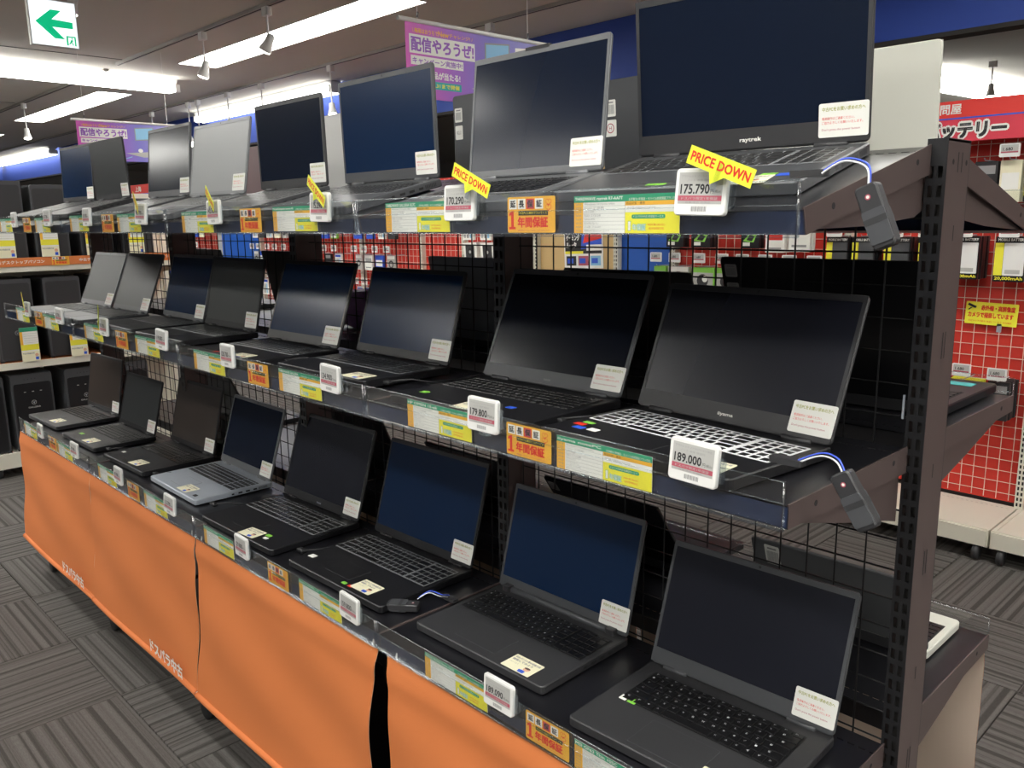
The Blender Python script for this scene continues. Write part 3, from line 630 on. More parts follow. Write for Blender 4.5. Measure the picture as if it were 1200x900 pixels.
def laptop(kind, x, y, w, h, lean, rz, label, body=BLACK, lidm=None, scr=SCREEN, chin=0.020, keys='dark', solo=False, legends=False, logo=None, notice=True, caution=None, stickers=(), rear=False, backlabels=(), side=0.006, group=None, padx=0.0, pad=(0.10, 0.062), numpad=True, bar=False, cam_=True, webcam_bump=False):
    lidm = lidm or body; th = 0.0 if kind != 'T' else REAR_TH if rear else TH
    z = ZS[kind]
    if kind == 'T': z = (1.535 + 0.239 * (y - 0.913) + 0.001) if not rear else 1.519 + 0.25 * (1.786 - y)
    t = thing('laptop', label, 'laptop', (x, y, z + 0.001), (th, 0, rz if not rear else PI + rz), group=group)
    D = min(h + 0.006, y - 0.917) if not rear else h + 0.006; hw = w / 2
    b = Mb(); b.rr(-hw, hw, -D, 0.012, 0.003, 0.020, 0.010, body, None, 0.002)
    b.box(-hw + 0.03, hw - 0.03, -0.02, -0.008, 0.0, 0.003, RUBBER); b.box(-hw + 0.03, hw - 0.03, -D + 0.012, -D + 0.022, 0.0, 0.003, RUBBER)
    base = b.obj('base', t)
    if rear: Mb().box(-hw + 0.01, hw - 0.01, 0.0105, 0.0135, 0.002, 0.0215, CHAR).obj('rear_cover', base)
    # side ports and vents
    b = Mb()
    for q, (yy, ww) in enumerate(((-0.05, 0.012), (-0.075, 0.014), (-0.10, 0.014), (-0.125, 0.008))): b.box(hw - 0.001, hw + 0.0002, yy - ww / 2, yy + ww / 2, 0.008, 0.013, KEYB)
    for q in range(9): b.box(hw - 0.001, hw + 0.0002, -0.010 - q * 0.0035, -0.0085 - q * 0.0035, 0.007, 0.015, KEYB)
    b.obj('port', base)
    kl, kx0, kx1, ky = key_list(w, numpad and w > 0.345)
    bedm = {'dark': KEYBED_D, 'white': KEYBED_W, 'grey': KEYBED_G, 'silver': SILVER}[keys]
    gap = {'dark': 0.0026, 'white': 0.0052, 'grey': 0.0032, 'silver': 0.0040}[keys]; kt = {'dark': 0.0016, 'white': 0.0005, 'grey': 0.0007, 'silver': 0.0008}[keys]
    bed = Mb().rr(kx0 - 0.002, kx1 + 0.002, ky - 0.002, -0.024, 0.0195, 0.0203, 0.002, bedm).obj('key_bed', base)
    if solo:
        for kx, kyy, kw, kh, c in kl: link('key', key_mesh(kw, kh, c if legends else '', KEYB, gap, kt), t, (kx, kyy, 0.0203))
    else:
        b = Mb()
        for kx, kyy, kw, kh, c in kl:
            a, e = kw / 2 - gap / 2, kh / 2 - gap / 2; b.add([(kx - a, kyy - e, 0.0203), (kx + a, kyy - e, 0.0203), (kx + a, kyy + e, 0.0203), (kx - a, kyy + e, 0.0203), (kx - a + .0006, kyy - e + .0006, 0.0203 + kt), (kx + a - .0006, kyy - e + .0006, 0.0203 + kt), (kx + a - .0006, kyy + e - .0006, 0.0203 + kt), (kx - a + .0006, kyy + e - .0006, 0.0203 + kt)], [(4, 5, 6, 7), (0, 1, 5, 4), (1, 2, 6, 5), (2, 3, 7, 6), (3, 0, 4, 7)], KEYB)
        stuff(b.obj('keys', t))
    pw, ph = pad; px = padx - (0.025 if w > 0.345 and numpad else 0)
    ty = (ky - D) / 2 - 0.002
    b = Mb(); b.rr(px - pw / 2 - 0.0008, px + pw / 2 + 0.0008, ty - ph / 2 - 0.0008, ty + ph / 2 + 0.0008, 0.0196, 0.0202, 0.003, GREY2 if body is not SILVER else GREY); b.rr(px - pw / 2, px + pw / 2, ty - ph / 2, ty + ph / 2, 0.0200, 0.0204, 0.003, body)
    b.obj('touchpad', t)
    # lid
    M = F((0, 0.002, 0.0215), (1, 0, 0), (0, math.sin(lean + th), math.cos(lean + th)))
    lid = Mb().rr(-hw, hw, 0.0, h, -0.006, 0.0, 0.009, lidm, M, 0.0015).obj('lid', t)
    b = Mb(); z0, z1 = -0.0002, 0.0014
    b.box(-hw + 0.0015, hw - 0.0015, 0.003, chin, z0, z1, lidm, M); b.box(-hw + 0.0015, hw - 0.0015, h - 0.0115, h - 0.0015, z0, z1, lidm, M)
    b.box(-hw + 0.0015, -hw + side + 0.0015, chin, h - 0.0115, z0, z1, lidm, M); b.box(hw - side - 0.0015, hw - 0.0015, chin, h - 0.0115, z0, z1, lidm, M)
    bz = b.obj('bezel', lid)
    if webcam_bump: Mb().box(-0.03, 0.03, h - 0.004, h + 0.002, -0.004, 0.002, INK, M).obj('webcam', lid)
    elif cam_: Mb().disc(0, h - 0.006, 0.0025, 0.0016, INK, M).obj('webcam', lid)
    Mb().box(-hw + side + 0.001, hw - side - 0.001, chin - 0.0005, h - 0.011, -0.0001, 0.0006, scr, M).obj('display', t)
    if logo:
        text, lw, lx, lm = logo
        Mb().text(text, lx - lw / 2, lx + lw / 2, chin * 0.32, chin * 0.30 + lw * 0.25, 0.0016, lm, M, 0.03).obj('lettering', lid)
    for sx in (-1, 1):
        if bar: continue
        Mb().lathe([(0.003, -0.025), (0.0055, -0.024), (0.0055, 0.024), (0.003, 0.025)], lidm, F((sx * (hw - 0.055), 0.003, 0.0205), (0, 1, 0), (0, 0, 1)), 12).obj('hinge', t, True)
    if bar:
        b = Mb(); b.lathe([(0.004, -hw + 0.045), (0.0075, -hw + 0.046), (0.0075, hw - 0.046), (0.004, hw - 0.045)], GREY2, F((0, -0.001, 0.024), (0, 1, 0), (0, 0, 1)), 14); b.obj('hinge_bar', t, True)
        for sx in (-1, 1): Mb().rr(sx * (hw - 0.035) - 0.011, sx * (hw - 0.035) + 0.011, -0.012, 0.010, 0.019, 0.033, 0.004, CHAR, None, 0.001).obj('hinge', t)
    if notice:
        o = link('notice_label', NOTICE, lid); o.matrix_local = M @ Matrix.Translation((hw - 0.001, 0.010, 0.0020)); lab(o, 'white notice card with red text at the screen corner')
    if caution:
        o = link('caution_card', CAUTION, t); o.matrix_local = Matrix.Translation((caution[0], -D + caution[1], 0.0204)) @ Matrix.Rotation(R_(caution[2]), 4, 'Z'); lab(o, 'cream card with a small printed figure on the palm rest')
    for q, (sx, sy, sw, sh, sm) in enumerate(stickers):
        Mb().rr(sx - sw / 2, sx + sw / 2, -D + sy - sh / 2, -D + sy + sh / 2, 0.0200, 0.0205, 0.001, sm).obj('sticker', t)
    for (lx, ly, lw, lh, lk) in backlabels:
        Mi = F((0, 0.002, 0.0215), (-1, 0, 0), (0, math.sin(lean + th), math.cos(lean + th))) @ Matrix.Translation((lx, ly, 0.006))
        b = Mb(); b.rr(-lw / 2, lw / 2, -lh / 2, lh / 2, 0, 0.0004, 0.003, PAPER if lk != 'dim' else EINK, Mi)
        if lk in ('bar', 'dim'):
            xx = -lw * 0.38
            while xx < lw * 0.38: wd = 0.0006 + 0.0008 * random.random(); b.quad(xx, xx + wd, -lh * 0.35, lh * 0.2, 0.0006, INKG, Mi); xx += wd + 0.0007
            b.quad(-lw * 0.3, lw * 0.3, lh * 0.3, lh * 0.38, 0.0006, INKG, Mi)
        if lk == 'seal': b.disc(0, 0, lh * 0.3, 0.0006, MAROON, Mi); b.disc(0, 0, lh * 0.24, 0.0007, PAPER, Mi); b.text('H', -lh * 0.1, lh * 0.1, -lh * 0.12, lh * 0.12, 0.0008, MAROON, Mi)
        if lk == 'plain': b.text('検品済', -lw * 0.3, lw * 0.3, -lh * 0.15, lh * 0.15, 0.0006, INKG, Mi)
        b.obj('barcode_label', lid)
    return t
G = 'laptops on the '
def L(kind, i, q, label, **k):
    if kind == 'T': k.setdefault('keys', 'grey')  # grey key beds stand in for the sheen over the top decks
    x, y, w_, h_, lean, rz = q
    return laptop(kind, x, y, w_, h_, lean, rz, label, group=G + LEV[kind] + ' shelf', **k)
STK = [(-0.155, 0.045, 0.016, 0.022, BLUEP), (-0.135, 0.045, 0.014, 0.020, GREENB), (-0.155, 0.022, 0.018, 0.012, PAPER)]
# middle shelf, from the end post leftwards
L('M', 0, (-.241, 1.146, .376, .227, .374, -.097), 'black laptop with white edged keys and brand lettering, middle shelf by the end post', keys='white', solo=True, scr=SCREEN_B, chin=0.032, lidm=CHAR, logo=('iiyama', 0.030, 0.0, PAPER), caution=(0.125, 0.030, 8), stickers=[(-0.155, 0.062, 0.022, 0.012, REDP), (-0.140, 0.045, 0.022, 0.014, BLUEP), (-0.150, 0.078, 0.022, 0.010, GREENB), (-0.112, 0.05, 0.02, 0.014, PAPER)], pad=(0.105, 0.064))
L('M', 1, (-.668, 1.179, .372, .243, .426, .011), 'black laptop with wide grey chin, second from the end post on the middle shelf', lidm=GREY2, scr=SCREEN_D, chin=0.030, solo=True, legends=True, logo=('mouse', 0.018, 0.0, GREY), caution=(0.03, 0.028, 4), stickers=[(-0.14, 0.055, 0.018, 0.014, GREENB), (0.085, 0.07, 0.018, 0.013, BLUEP)])
L('M', 2, (-1.174, 1.191, .370, .221, .293, .003), 'black laptop with blue tinted screen, third from the end post on the middle shelf', scr=SCREEN_N, chin=0.022, caution=(0.12, 0.03, 0), keys='grey')
L('M', 3, (-1.592, 1.161, .359, .234, .341, .027), 'black laptop with pale key edges, fourth from the end post on the middle shelf', keys='grey', lidm=BLACK2, scr=SCREEN_N, chin=0.026, caution=(0.07, 0.03, 5), stickers=[(-0.05, 0.02, 0.02, 0.012, REDP)])
L('M', 4, (-2.083, 1.190, .351, .225, .215, .010), 'grey screened laptop, fifth from the end post on the middle shelf', keys='grey', scr=SCREEN_G, caution=None)
L('M', 5, (-2.472, 1.199, .357, .229, .271, -.017), 'laptop with navy screen partly behind its grey screened neighbour on the middle shelf', scr=SCREEN_N, keys='grey', lidm=GREY2)
L('M', 6, (-2.909, 1.174, .360, .233, .368, .001), 'laptop with greenish grey screen, second from the far end of the middle shelf', scr=SCREEN_G, body=GREY2)
L('M', 7, (-3.286, 1.169, .361, .232, .391, .009), 'grey laptop with its deck toward the aisle at the far end of the middle shelf', scr=SCREEN_G, body=GREY)
# bottom shelf
L('B', 0, (-.231, 1.196, .355, .235, .337, .034), 'charcoal laptop with large touchpad at the end post on the bottom shelf', body=CHAR, lidm=GREY2, scr=SCREEN_B, chin=0.030, solo=True, legends=True, caution=(0.10, 0.018, 0), stickers=[(-0.140, 0.110, 0.014, 0.014, PAPER), (-0.122, 0.110, 0.016, 0.014, GREENB)], pad=(0.125, 0.075), numpad=False)
L('B', 1, (-.678, 1.223, .368, .239, .261, .015), 'dark grey laptop with round hinge bar, second from the end post on the bottom shelf', body=CHAR, lidm=GREY2, scr=SCREEN_N, chin=0.026, solo=True, legends=True, caution=(0.105, 0.030, 0), bar=True, pad=(0.115, 0.068))
L('B', 2, (-1.165, 1.223, .390, .259, .283, .020), 'black laptop with teal screen and red sticker lettering, third on the bottom shelf', scr=SCREEN_N, keys='grey', chin=0.022, caution=(0.09, 0.040, 0), logo=None, stickers=[(-0.165, 0.055, 0.022, 0.016, PAPER), (0.03, 0.018, 0.016, 0.010, GREENB), (0.055, 0.018, 0.016, 0.010, REDP)])
L('B', 3, (-1.639, 1.213, .394, .261, .305, .029), 'black laptop with grey key edges and small maker lettering, fourth on the bottom shelf', keys='grey', scr=SCREEN_B, chin=0.026, logo=('mouse', 0.022, 0.0, SILVER), caution=(0.045, 0.030, 4), stickers=[(0.098, 0.050, 0.022, 0.012, GREENB), (0.108, 0.035, 0.018, 0.010, PAPER)])
L('B', 4, (-2.148, 1.231, .366, .241, .304, -.010), 'silver laptop with black keys on the bottom shelf', body=SILVER, lidm=GREY, keys='silver', scr=SCREEN, chin=0.026, caution=(0.05, 0.035, 0), stickers=[(0.135, 0.022, 0.020, 0.012, INK)])
L('B', 5, (-2.575, 1.230, .362, .246, .234, .023), 'black laptop left of the silver one on the bottom shelf', scr=SCREEN_R, caution=(0.05, 0.04, 4), stickers=[(-0.14, 0.06, 0.02, 0.012, PAPER)])
L('B', 6, (-3.033, 1.195, .364, .220, .253, .021), 'black laptop second from the far end of the bottom shelf', scr=SCREEN_G, caution=(0.05, 0.035, 2), stickers=[(-0.10, 0.05, 0.035, 0.015, GREENB)])
L('B', 7, (-3.523, 1.225, .364, .248, .168, .043), 'laptop with brown tinted screen at the far end of the bottom shelf', scr=SCREEN_R, body=CHAR, caution=(0.06, 0.045, 2))
# top shelf
L('T', 0, (-.262, 1.216, .385, .248, -.079, .095), 'largest top shelf laptop with grey chin and white brand lettering beside the end post', body=GREY2, lidm=CHAR, scr=SCREEN, chin=0.034, logo=('raytrek', 0.036, 0.012, PAPER), solo=True, caution=(0.11, 0.02, 6), stickers=[(-0.02, 0.02, 0.03, 0.01, GREENB), (0.16, 0.05, 0.03, 0.016, BLUEP), (0.13, 0.055, 0.022, 0.014, GREENB)])
L('T', 1, (-.639, 1.117, .340, .226, .104, .001), 'silver edged laptop second from the end post on the top shelf', body=GREY, scr=SCREEN, chin=0.014, side=0.005, webcam_bump=True, stickers=[(-0.03, 0.04, 0.03, 0.015, REDP), (0.01, 0.035, 0.03, 0.015, SKYP)], caution=(-0.02, 0.02, 0))
L('T', 2, (-1.138, 1.162, .357, .235, -.028, .003), 'laptop with tall navy screen in front of a white lid on the top shelf', body=GREY2, scr=SCREEN_N, chin=0.026)
L('T', 3, (-1.58, 1.167, .343, .225, -.018, .003), 'dark screened laptop fourth from the end post on the top shelf', body=GREY2, lidm=CHAR, scr=SCREEN, chin=0.024)
L('T', 4, (-1.98, 1.137, .36, .218, .164, .012), 'laptop with pale grey matte screen on the top shelf', body=GREY, scr=SCREEN_L, chin=0.012)
L('T', 5, (-2.425, 1.176, .347, .232, .092, 0), 'laptop with grey blue screen left of the pale screened one on the top shelf', body=GREY2, scr=SCREEN, chin=0.022)
L('T', 6, (-3.059, 1.214, .356, .227, -.047, .013), 'laptop with near black screen, second from the far end of the top shelf', body=CHAR, scr=SCREEN_G)
L('T', 7, (-3.505, 1.223, .363, .235, .031, .04), 'laptop with slate blue screen at the far end of the top shelf', body=CHAR, scr=SCREEN_N, webcam_bump=True)
# laptops on the rear side, seen from behind their lids
def LB(kind, x, lean, label, h=0.235, y=1.53, w=0.355, **k):
    return laptop(kind, x, y, w, h, lean, 0, label, rear=True, group=G + 'rear ' + LEV[kind] + ' shelf', notice=False, **k)
LB('T', -.255, 0.05, 'white laptop lid seen from behind beside the end post top', body=SILVER, lidm=WHITE_AL, h=0.205, w=0.34)
LB('T', -.63, 0.06, 'charcoal lid with barcode and round seal labels behind the top row', body=GREY2, backlabels=[(-0.156, 0.165, 0.032, 0.036, 'bar'), (-0.156, 0.122, 0.034, 0.036, 'seal')], h=0.225)
LB('T', -1.16, 0.02, 'grey lid with two white labels below the near purple banner', body=GREY2, lidm=GREY2, backlabels=[(-0.155, 0.20, 0.03, 0.036, 'bar'), (-0.155, 0.155, 0.03, 0.036, 'plain')], h=0.250)
LB('T', -1.88, 0.0, 'white lid standing behind the gap of the top row', body=SILVER, lidm=WHITE, h=0.262, backlabels=[(0.11, 0.225, 0.03, 0.03, 'plain')])
LB('T', -2.42, 0.02, 'dusky pink lid behind the gap of the top row', body=SILVER, lidm=mat('dusky pink lid', (0.30, 0.20, 0.21), 0.4), h=0.2)
LB('T', -3.0, 0.05, 'grey lid behind the far left of the top row', body=GREY)
LB('M', -.235, 0.30, 'black lid with two dim labels behind the white keyed laptop', body=BLACK2, h=0.262, y=1.52, w=0.41, backlabels=[(-0.183, 0.235, 0.026, 0.026, 'dim'), (-0.183, 0.20, 0.026, 0.02, 'dim')], stickers=[(-0.14, 0.05, 0.075, 0.035, TEAL)])
LB('M', -.70, 0.42, 'black lid behind the second middle laptop', body=BLACK2, h=0.235, y=1.56)
LB('M', -1.24, 0.22, 'slate grey lid behind the wire grid, between two middle laptops', body=GREY2, lidm=mat('slate lid', (0.30, 0.32, 0.36), 0.5), y=1.54)
LB('M', -2.22, 0.22, 'dark lid behind the fifth middle laptop', body=BLACK2, y=1.54)
LB('M', -2.9, 0.25, 'dark lid behind the far middle laptops', body=BLACK2, y=1.54)
LB('B', -.228, 0.35, 'silver edged grey lid behind the charcoal bottom laptop', body=WHITE_AL, lidm=GREY, h=0.165, y=1.60, backlabels=[(-0.13, 0.13, 0.034, 0.05, 'bar')])
LB('B', -.77, 0.62, 'black lid with corner label behind the second bottom laptop', body=BLACK2, h=0.235, y=1.60, backlabels=[(-0.155, 0.205, 0.03, 0.03, 'dim')])
LB('B', -1.26, 0.62, 'black lid behind the third bottom laptop', body=BLACK2, h=0.235, y=1.60, backlabels=[(0.15, 0.205, 0.03, 0.03, 'bar')])
LB('B', -1.85, 0.4, 'dark lid behind the fourth bottom laptop', body=BLACK2, y=1.57)
LB('B', -2.9, 0.4, 'dark lid behind the far bottom laptops', body=BLACK2, y=1.57)
# wrapped purple cushion on the rear shelf
def bag():
    vs = []; fs = []; n, mm = 18, 12
    rnd = random.Random(3)
    for j in range(mm + 1):
        ph = PI * j / mm
        for i in range(n):
            a = 2 * PI * i / n; r = (math.sin(ph) ** 0.6) * (1 + 0.10 * rnd.uniform(-1, 1))
            vs.append((0.13 * r * math.copysign(abs(math.cos(a)) ** 0.6, math.cos(a)), 0.05 * r * math.sin(a), 0.065 - 0.065 * math.cos(ph) * (1 + 0.05 * rnd.uniform(-1, 1))))
    for j in range(mm):
        for i in range(n): fs.append((j * n + i, j * n + (i + 1) % n, (j + 1) * n + (i + 1) % n, (j + 1) * n + i))
    return Mb().add(vs, fs, PURPF)
o = bag().obj('wrapped_cushion'); o.location = (-1.86, 1.56, 1.18); tag(o, 'purple film wrapped bundle behind the wire between two middle laptops', 'bundle')

# security alarm boxes
def alarm(kind, pts, c, axis, up_, label, rear_plug):
    t = thing('alarm_tag', label, 'security tag', c)
    C = Vector(c); ax = Vector(axis).normalized(); u2 = Vector(up_); side_ = ax.cross(u2).normalized(); u2 = side_.cross(ax)
    M = Matrix((side_, ax, side_.cross(ax))).transposed().to_4x4()
    Mb().rr(-0.013, 0.013, -0.036, 0.036, -0.008, 0.008, 0.005, CHAR, M, 0.002).obj('casing', t)
    b = Mb(); b.rr(-0.0125, 0.0125, -0.030, 0.008, -0.0095, 0.0095, 0.003, GREY2, M); b.box(-0.0128, 0.0128, -0.008, -0.001, -0.0097, 0.0097, CHAR, M); b.obj('cover', t)
    b = Mb()
    for q in (-1, 1): b.disc(0, 0.022, 0.0032, q * 0.0083, MAROON, M, 12); b.disc(0, 0.022, 0.0018, q * 0.0085, PAPER, M, 12)
    b.obj('button', t)
    for q in range(2):
        b = Mb(); off = Vector((0, 0.004 * q, 0.003 * q)); P = [Vector(p) - C + off for p in pts]; out = []
        for i in range(25):
            s_ = i / 24 * (len(P) - 1); k = min(int(s_), len(P) - 2); f = s_ - k
            p0, p1, p2, p3 = P[max(k - 1, 0)], P[k], P[k + 1], P[min(k + 2, len(P) - 1)]
            out.append(0.5 * ((2 * p1) + (p2 - p0) * f + (2 * p0 - 5 * p1 + 4 * p2 - p3) * f * f + (3 * p1 - p0 - 3 * p2 + p3) * f ** 3))
        b.tube(out, 0.0012, CORD if q else CABLEW, 6); b.obj('cable', t, True)
    P0 = Vector(rear_plug) - C
    b = Mb(); b.rr(P0.x - 0.022, P0.x + 0.022, P0.y - 0.008, P0.y + 0.008, P0.z - 0.004, P0.z + 0.004, 0.003, CHAR); b.obj('plug', t)
alarm('M', [(-0.01, 0.945, 1.227), (0.02, 0.945, 1.242), (0.045, 0.935, 1.242), (0.057, 0.93, 1.228)], (0.073, 0.93, 1.202), (-0.55, 0, 0.83), (0, -1, 0), 'grey alarm box on a cable hanging off the middle shelf end', (-0.025, 0.95, 1.2265))
alarm('T', [(0.005, 0.94, 1.576), (0.03, 0.94, 1.588), (0.058, 0.935, 1.58), (0.064, 0.93, 1.56)], (0.076, 0.93, 1.527), (-0.38, 0, 0.92), (0, -1, 0), 'grey alarm box on a blue cable hanging off the top shelf end', (-0.018, 0.955, 1.577))
alarm('B', [(-0.92, 1.03, 0.712), (-0.905, 1.05, 0.725), (-0.89, 1.07, 0.715), (-0.90, 1.10, 0.70)], (-0.945, 1.01, 0.695), (1, 0.75, 0), (0, 0, 1), 'black alarm box with blue cable lying between two bottom laptops', (-0.905, 1.11, 0.692))
# little cable ends trailing from the other laptops
for kind, x in (('M', -.455), ('M', -.955), ('M', -1.385), ('B', -1.37), ('B', -1.89), ('B', -2.34), ('B', -2.80)):
    z = ZS[kind]; b = Mb(); b.tube([(x - 0.03, 1.02, z + 0.012), (x + 0.0, 1.03, z + 0.018), (x + 0.02, 1.05, z + 0.02), (x + 0.035, 1.09, z + 0.01), (x + 0.03, 1.16, z + 0.004), (x + 0.02, 1.24, z + 0.004)], 0.0022, INK, 6); b.rr(x - 0.045, x - 0.015, 1.013, 1.027, z + 0.008, z + 0.016, 0.002, INK)
    tag(b.obj('security_cable', None, True), f'black security cable right of the {NTH[int(-x / 0.45)]} laptop from the end post, {LEV[kind]} shelf', 'cable', 'short security cables')

# ---------------------------------------------------------------- orange skirts
def skirt(xa, xb, wl, wr, label, y_top=0.908, y_bot=0.872, z_top=0.648, z_bot=0.175, rear=False, text=True, mt=ORANGE, ph=0.0):
    yc = (lambda y: y if not rear else 2.69 - y)
    n, mm = 40, 26; vs = []; fs = []
    for j in range(mm + 1):
        v = j / mm
        for i in range(n + 1):
            u = i / n; e0 = xa + wl(v); e1 = xb - wr(v); x = e0 + (e1 - e0) * u
            y = y_top + (y_bot - y_top) * v + (0.0025 + 0.004 * math.sin(PI * v)) * math.sin(6 * u + ph + 2.2 * v) * v + 0.005 * math.sin(PI * v) * math.sin(3.1 * (u * 2 - v * 3) + ph) + 0.010 * math.exp(-((v - 0.09) / 0.05) ** 2) * -0.6
            z = z_top + (z_bot - z_top) * v - 0.002 * math.sin(PI * u) * v
            vs.append((x, yc(y), z))
    for j in range(mm):
        for i in range(n): a = j * (n + 1) + i; fs.append((a, a + n + 1, a + n + 2, a + 1) if not rear else (a, a + 1, a + n + 2, a + n + 1))
    t = thing('cloth_skirt', label, 'cloth', ((xa + xb) / 2, yc(y_bot), z_bot), group='orange cloth skirts')
    P = Vector(t.location); loc = [tuple(Vector(v) - P) for v in vs]
    Mb().add(loc, fs, mt).obj('cloth', t, True)
    back = [(x, y + (0.0012 if not rear else -0.0012), z) for x, y, z in loc]
    lab(Mb().add(back, [tuple(reversed(f)) for f in fs], CLOTHBACK).obj('lining', t, True), 'pale inner side of the cloth')
    bot = [Vector(loc[mm * (n + 1) + i]) + Vector((0, 0, -0.004)) for i in range(n + 1)]
    Mb().tube(bot, 0.010, mt, 12).obj('hem', t, True)
    b = Mb()
    for q, k in ((0, 1), (n, -1)): c = bot[q]; b.lathe([(0.0075, -0.003), (0.0075, 0.003)], WHITE, F(c, (0, 1, 0), (0, 0, 1)), 12); b.lathe([(0.005, -0.0034), (0.005, 0.0034)], INK, F(c, (0, 1, 0), (0, 0, 1)), 10)
    b.obj('hem_rod', t)
    if text:
        z0 = 0.014; x0 = (xb - xa) / 2 - 0.32; y = -0.012
        Mb().text('ドスパラ中古', x0, x0 + 0.25, z0, z0 + 0.046, 0, PAPER, F((0, y, 0), *FRONT), 0.03).obj('lettering', t)
    b = Mb()
    for x in (xa + 0.03, xb - 0.03): b.tube([(x - P.x, yc(y_top) - P.y, z_top - P.z - 0.01), (x - P.x, yc(y_top + 0.006) - P.y, z_top - P.z + 0.012)], 0.002, WHITE, 6)
    b.obj('clip', t)
z0f = lambda v: 0.0
skirt(-3.62, -2.700, z0f, z0f, 'orange cloth skirt at the far end of the rack', ph=0.3)
skirt(-2.701, -1.805, z0f, z0f, 'orange cloth skirt, second from the far end, white lettering at its lower corner', ph=1.1)
skirt(-1.80, -0.893, lambda v: 0.002 + 0.022 * math.sin(PI * min(1, v * 1.1)) ** 2, lambda v: 0.006 + 0.026 * math.sin(PI * min(1, v * 1.2)), 'large orange cloth skirt in the middle of the picture', ph=2.0)
skirt(-0.870, 0.0, lambda v: 0.004 + 0.008 * min(1, v * 8), z0f, 'orange cloth skirt nearest the camera, cut by the bottom edge', ph=0.6)
for k in range(4): skirt(-0.9 * (k + 1) + 0.01, -0.9 * k - 0.005, z0f, z0f, ['pale backed cloth skirt seen from inside at the rack end', 'rear cloth skirt, second bay from the end post', 'rear cloth skirt, third bay', 'rear cloth skirt, farthest bay'][k], rear=True, text=False, ph=k)

# ---------------------------------------------------------------- red wall displays
GY = 4.35
def wall_bay(k, x0, x1, panel, label, posts=True, grid=True):
    t = thing('wall_display', label, 'display', ((x0 + x1) / 2, GY, 0)); hw = (x1 - x0) / 2
    Mb().box(-hw, hw, 0.012, 0.03, 0.16, 1.86, panel).obj('back_panel', t)
    if grid:
        b = Mb(); x = -hw + 0.03
        while x < hw - 0.02: b.tube([(x, 0.0, 0.17), (x, 0.0, 1.85)], 0.0017, WIREW, 5); x += 0.0545
        z = 0.20
        while z < 1.84: b.tube([(-hw + 0.01, 0.004, z), (hw - 0.01, 0.004, z)], 0.0017, WIREW, 5); z += 0.0545
        stuff(b.obj('wire_grid', t))
    if posts: slotted_post(-hw - 0.018, -hw + 0.018, -0.03, 0.03, 0.05, 1.86, CREAM, t, (0, 0, 0))
    b = Mb(); b.box(-hw + 0.01, hw - 0.01, -0.43, 0.0, 0.135, 0.145, CREAM); b.box(-hw + 0.01, hw - 0.01, -0.44, -0.43, 0.075, 0.148, CREAM); b.box(-hw + 0.01, hw - 0.01, -0.432, -0.425, 0.148, 0.155, CREAM); b.obj('base_shelf', t)
    for sx in (-1, 1): Mb().box(sx * (hw - 0.012) - 0.008, sx * (hw - 0.012) + 0.008, -0.43, 0.02, 0.07, 0.15, CREAM).obj('base_side', t)
    b = Mb(); x = -hw + 0.04
    while x < hw - 0.03: b.quad(x, x + 0.010, -0.41, -0.406, 0.1455, INKG); b.quad(x, x + 0.010, -0.05, -0.046, 0.1455, INKG); x += 0.022
    stuff(b.obj('perforation', t))
    for sx in (-1, 1):
        x = sx * (hw - 0.05); c = Mb().box(x - 0.012, x + 0.012, -0.42, -0.38, 0.03, 0.075, SILVER).obj('caster', t)
        Mb().lathe([(0.012, -0.014), (0.033, -0.013), (0.036, 0), (0.033, 0.013), (0.012, 0.014)], CHAR, F((x, -0.415, 0.036), (0, 1, 0), (0, 0, 1)), 20).obj('wheel', c, True)
BL = [(-0.6, 0.3, RED, 'red wire display bay at the right edge of the picture'), (-1.5, -0.6, RED, 'red wire display bay right of the end post, with battery packs'), (-2.6, -1.5, RED, 'red wire display bay behind the black lids'),
      (-3.05, -2.6, BLUE2, 'blue panel display between the tan and red panels'), (-3.79, -3.05, TAN, 'tan panel display with a poster behind the wire grid'), (-3.87, -3.79, BLUE2, 'narrow blue panel left of the tan one'), (-4.58, -3.87, RED, 'red display bay holding two framed white boxes'),
      (-5.12, -4.58, RED, 'bare red grid bay left of the framed boxes'), (-6.0, -5.12, RED, 'red display bay crowded with small packs, left of the bare one'), (-6.9, -6.0, RED, 'red display bay seen between the third and fourth middle laptops'), (-7.9, -6.9, RED, 'red display bay behind the third upright'), (-8.9, -7.9, BLUE2, 'blue display bay far left'), (-10.2, -8.9, RED, 'farthest red display bay')]
for k, (a, b_, mt_, l_) in enumerate(BL): wall_bay(k, a, b_, mt_, l_, grid=mt_ is RED)
# header sign
t = thing('header_sign', 'red header sign with large white edged lettering over the battery display', 'sign', (-0.55, 4.15, 1.84))
b = Mb(); b.box(-0.85, 0.95, 0, 0.02, 0.105, 0.178, REDS); b.box(-0.85, 0.95, 0, 0.02, 0.0, 0.098, PINKR); b.box(-0.85, 0.95, -0.001, 0.02, 0.098, 0.105, BLUEP); b.obj('board', t)
M = F((0, -0.0015, 0), *FRONT)
b = Mb(); b.text('上海問屋', -0.58, -0.392, 0.120, 0.166, 0, PAPER, M, 0.022); b.obj('lettering', t)
b = Mb(); b.text('バッテリー', -0.550, -0.195, 0.004, 0.093, 0.0, PAPER, M, 0.11); b.text('バッテリー', -0.543, -0.202, 0.012, 0.085, 0.0006, INK, M, 0.045); b.obj('large_lettering', t)
Mb().box(-0.85, -0.82, 0.02, 0.20, 0.02, 0.05, CREAM).obj('arm', t); Mb().box(0.9, 0.93, 0.02, 0.20, 0.02, 0.05, CREAM).obj('arm', t)
t = thing('header_sign', 'small red and blue sign seen between two far top laptops', 'sign', (-10.7, 4.15, 1.86))
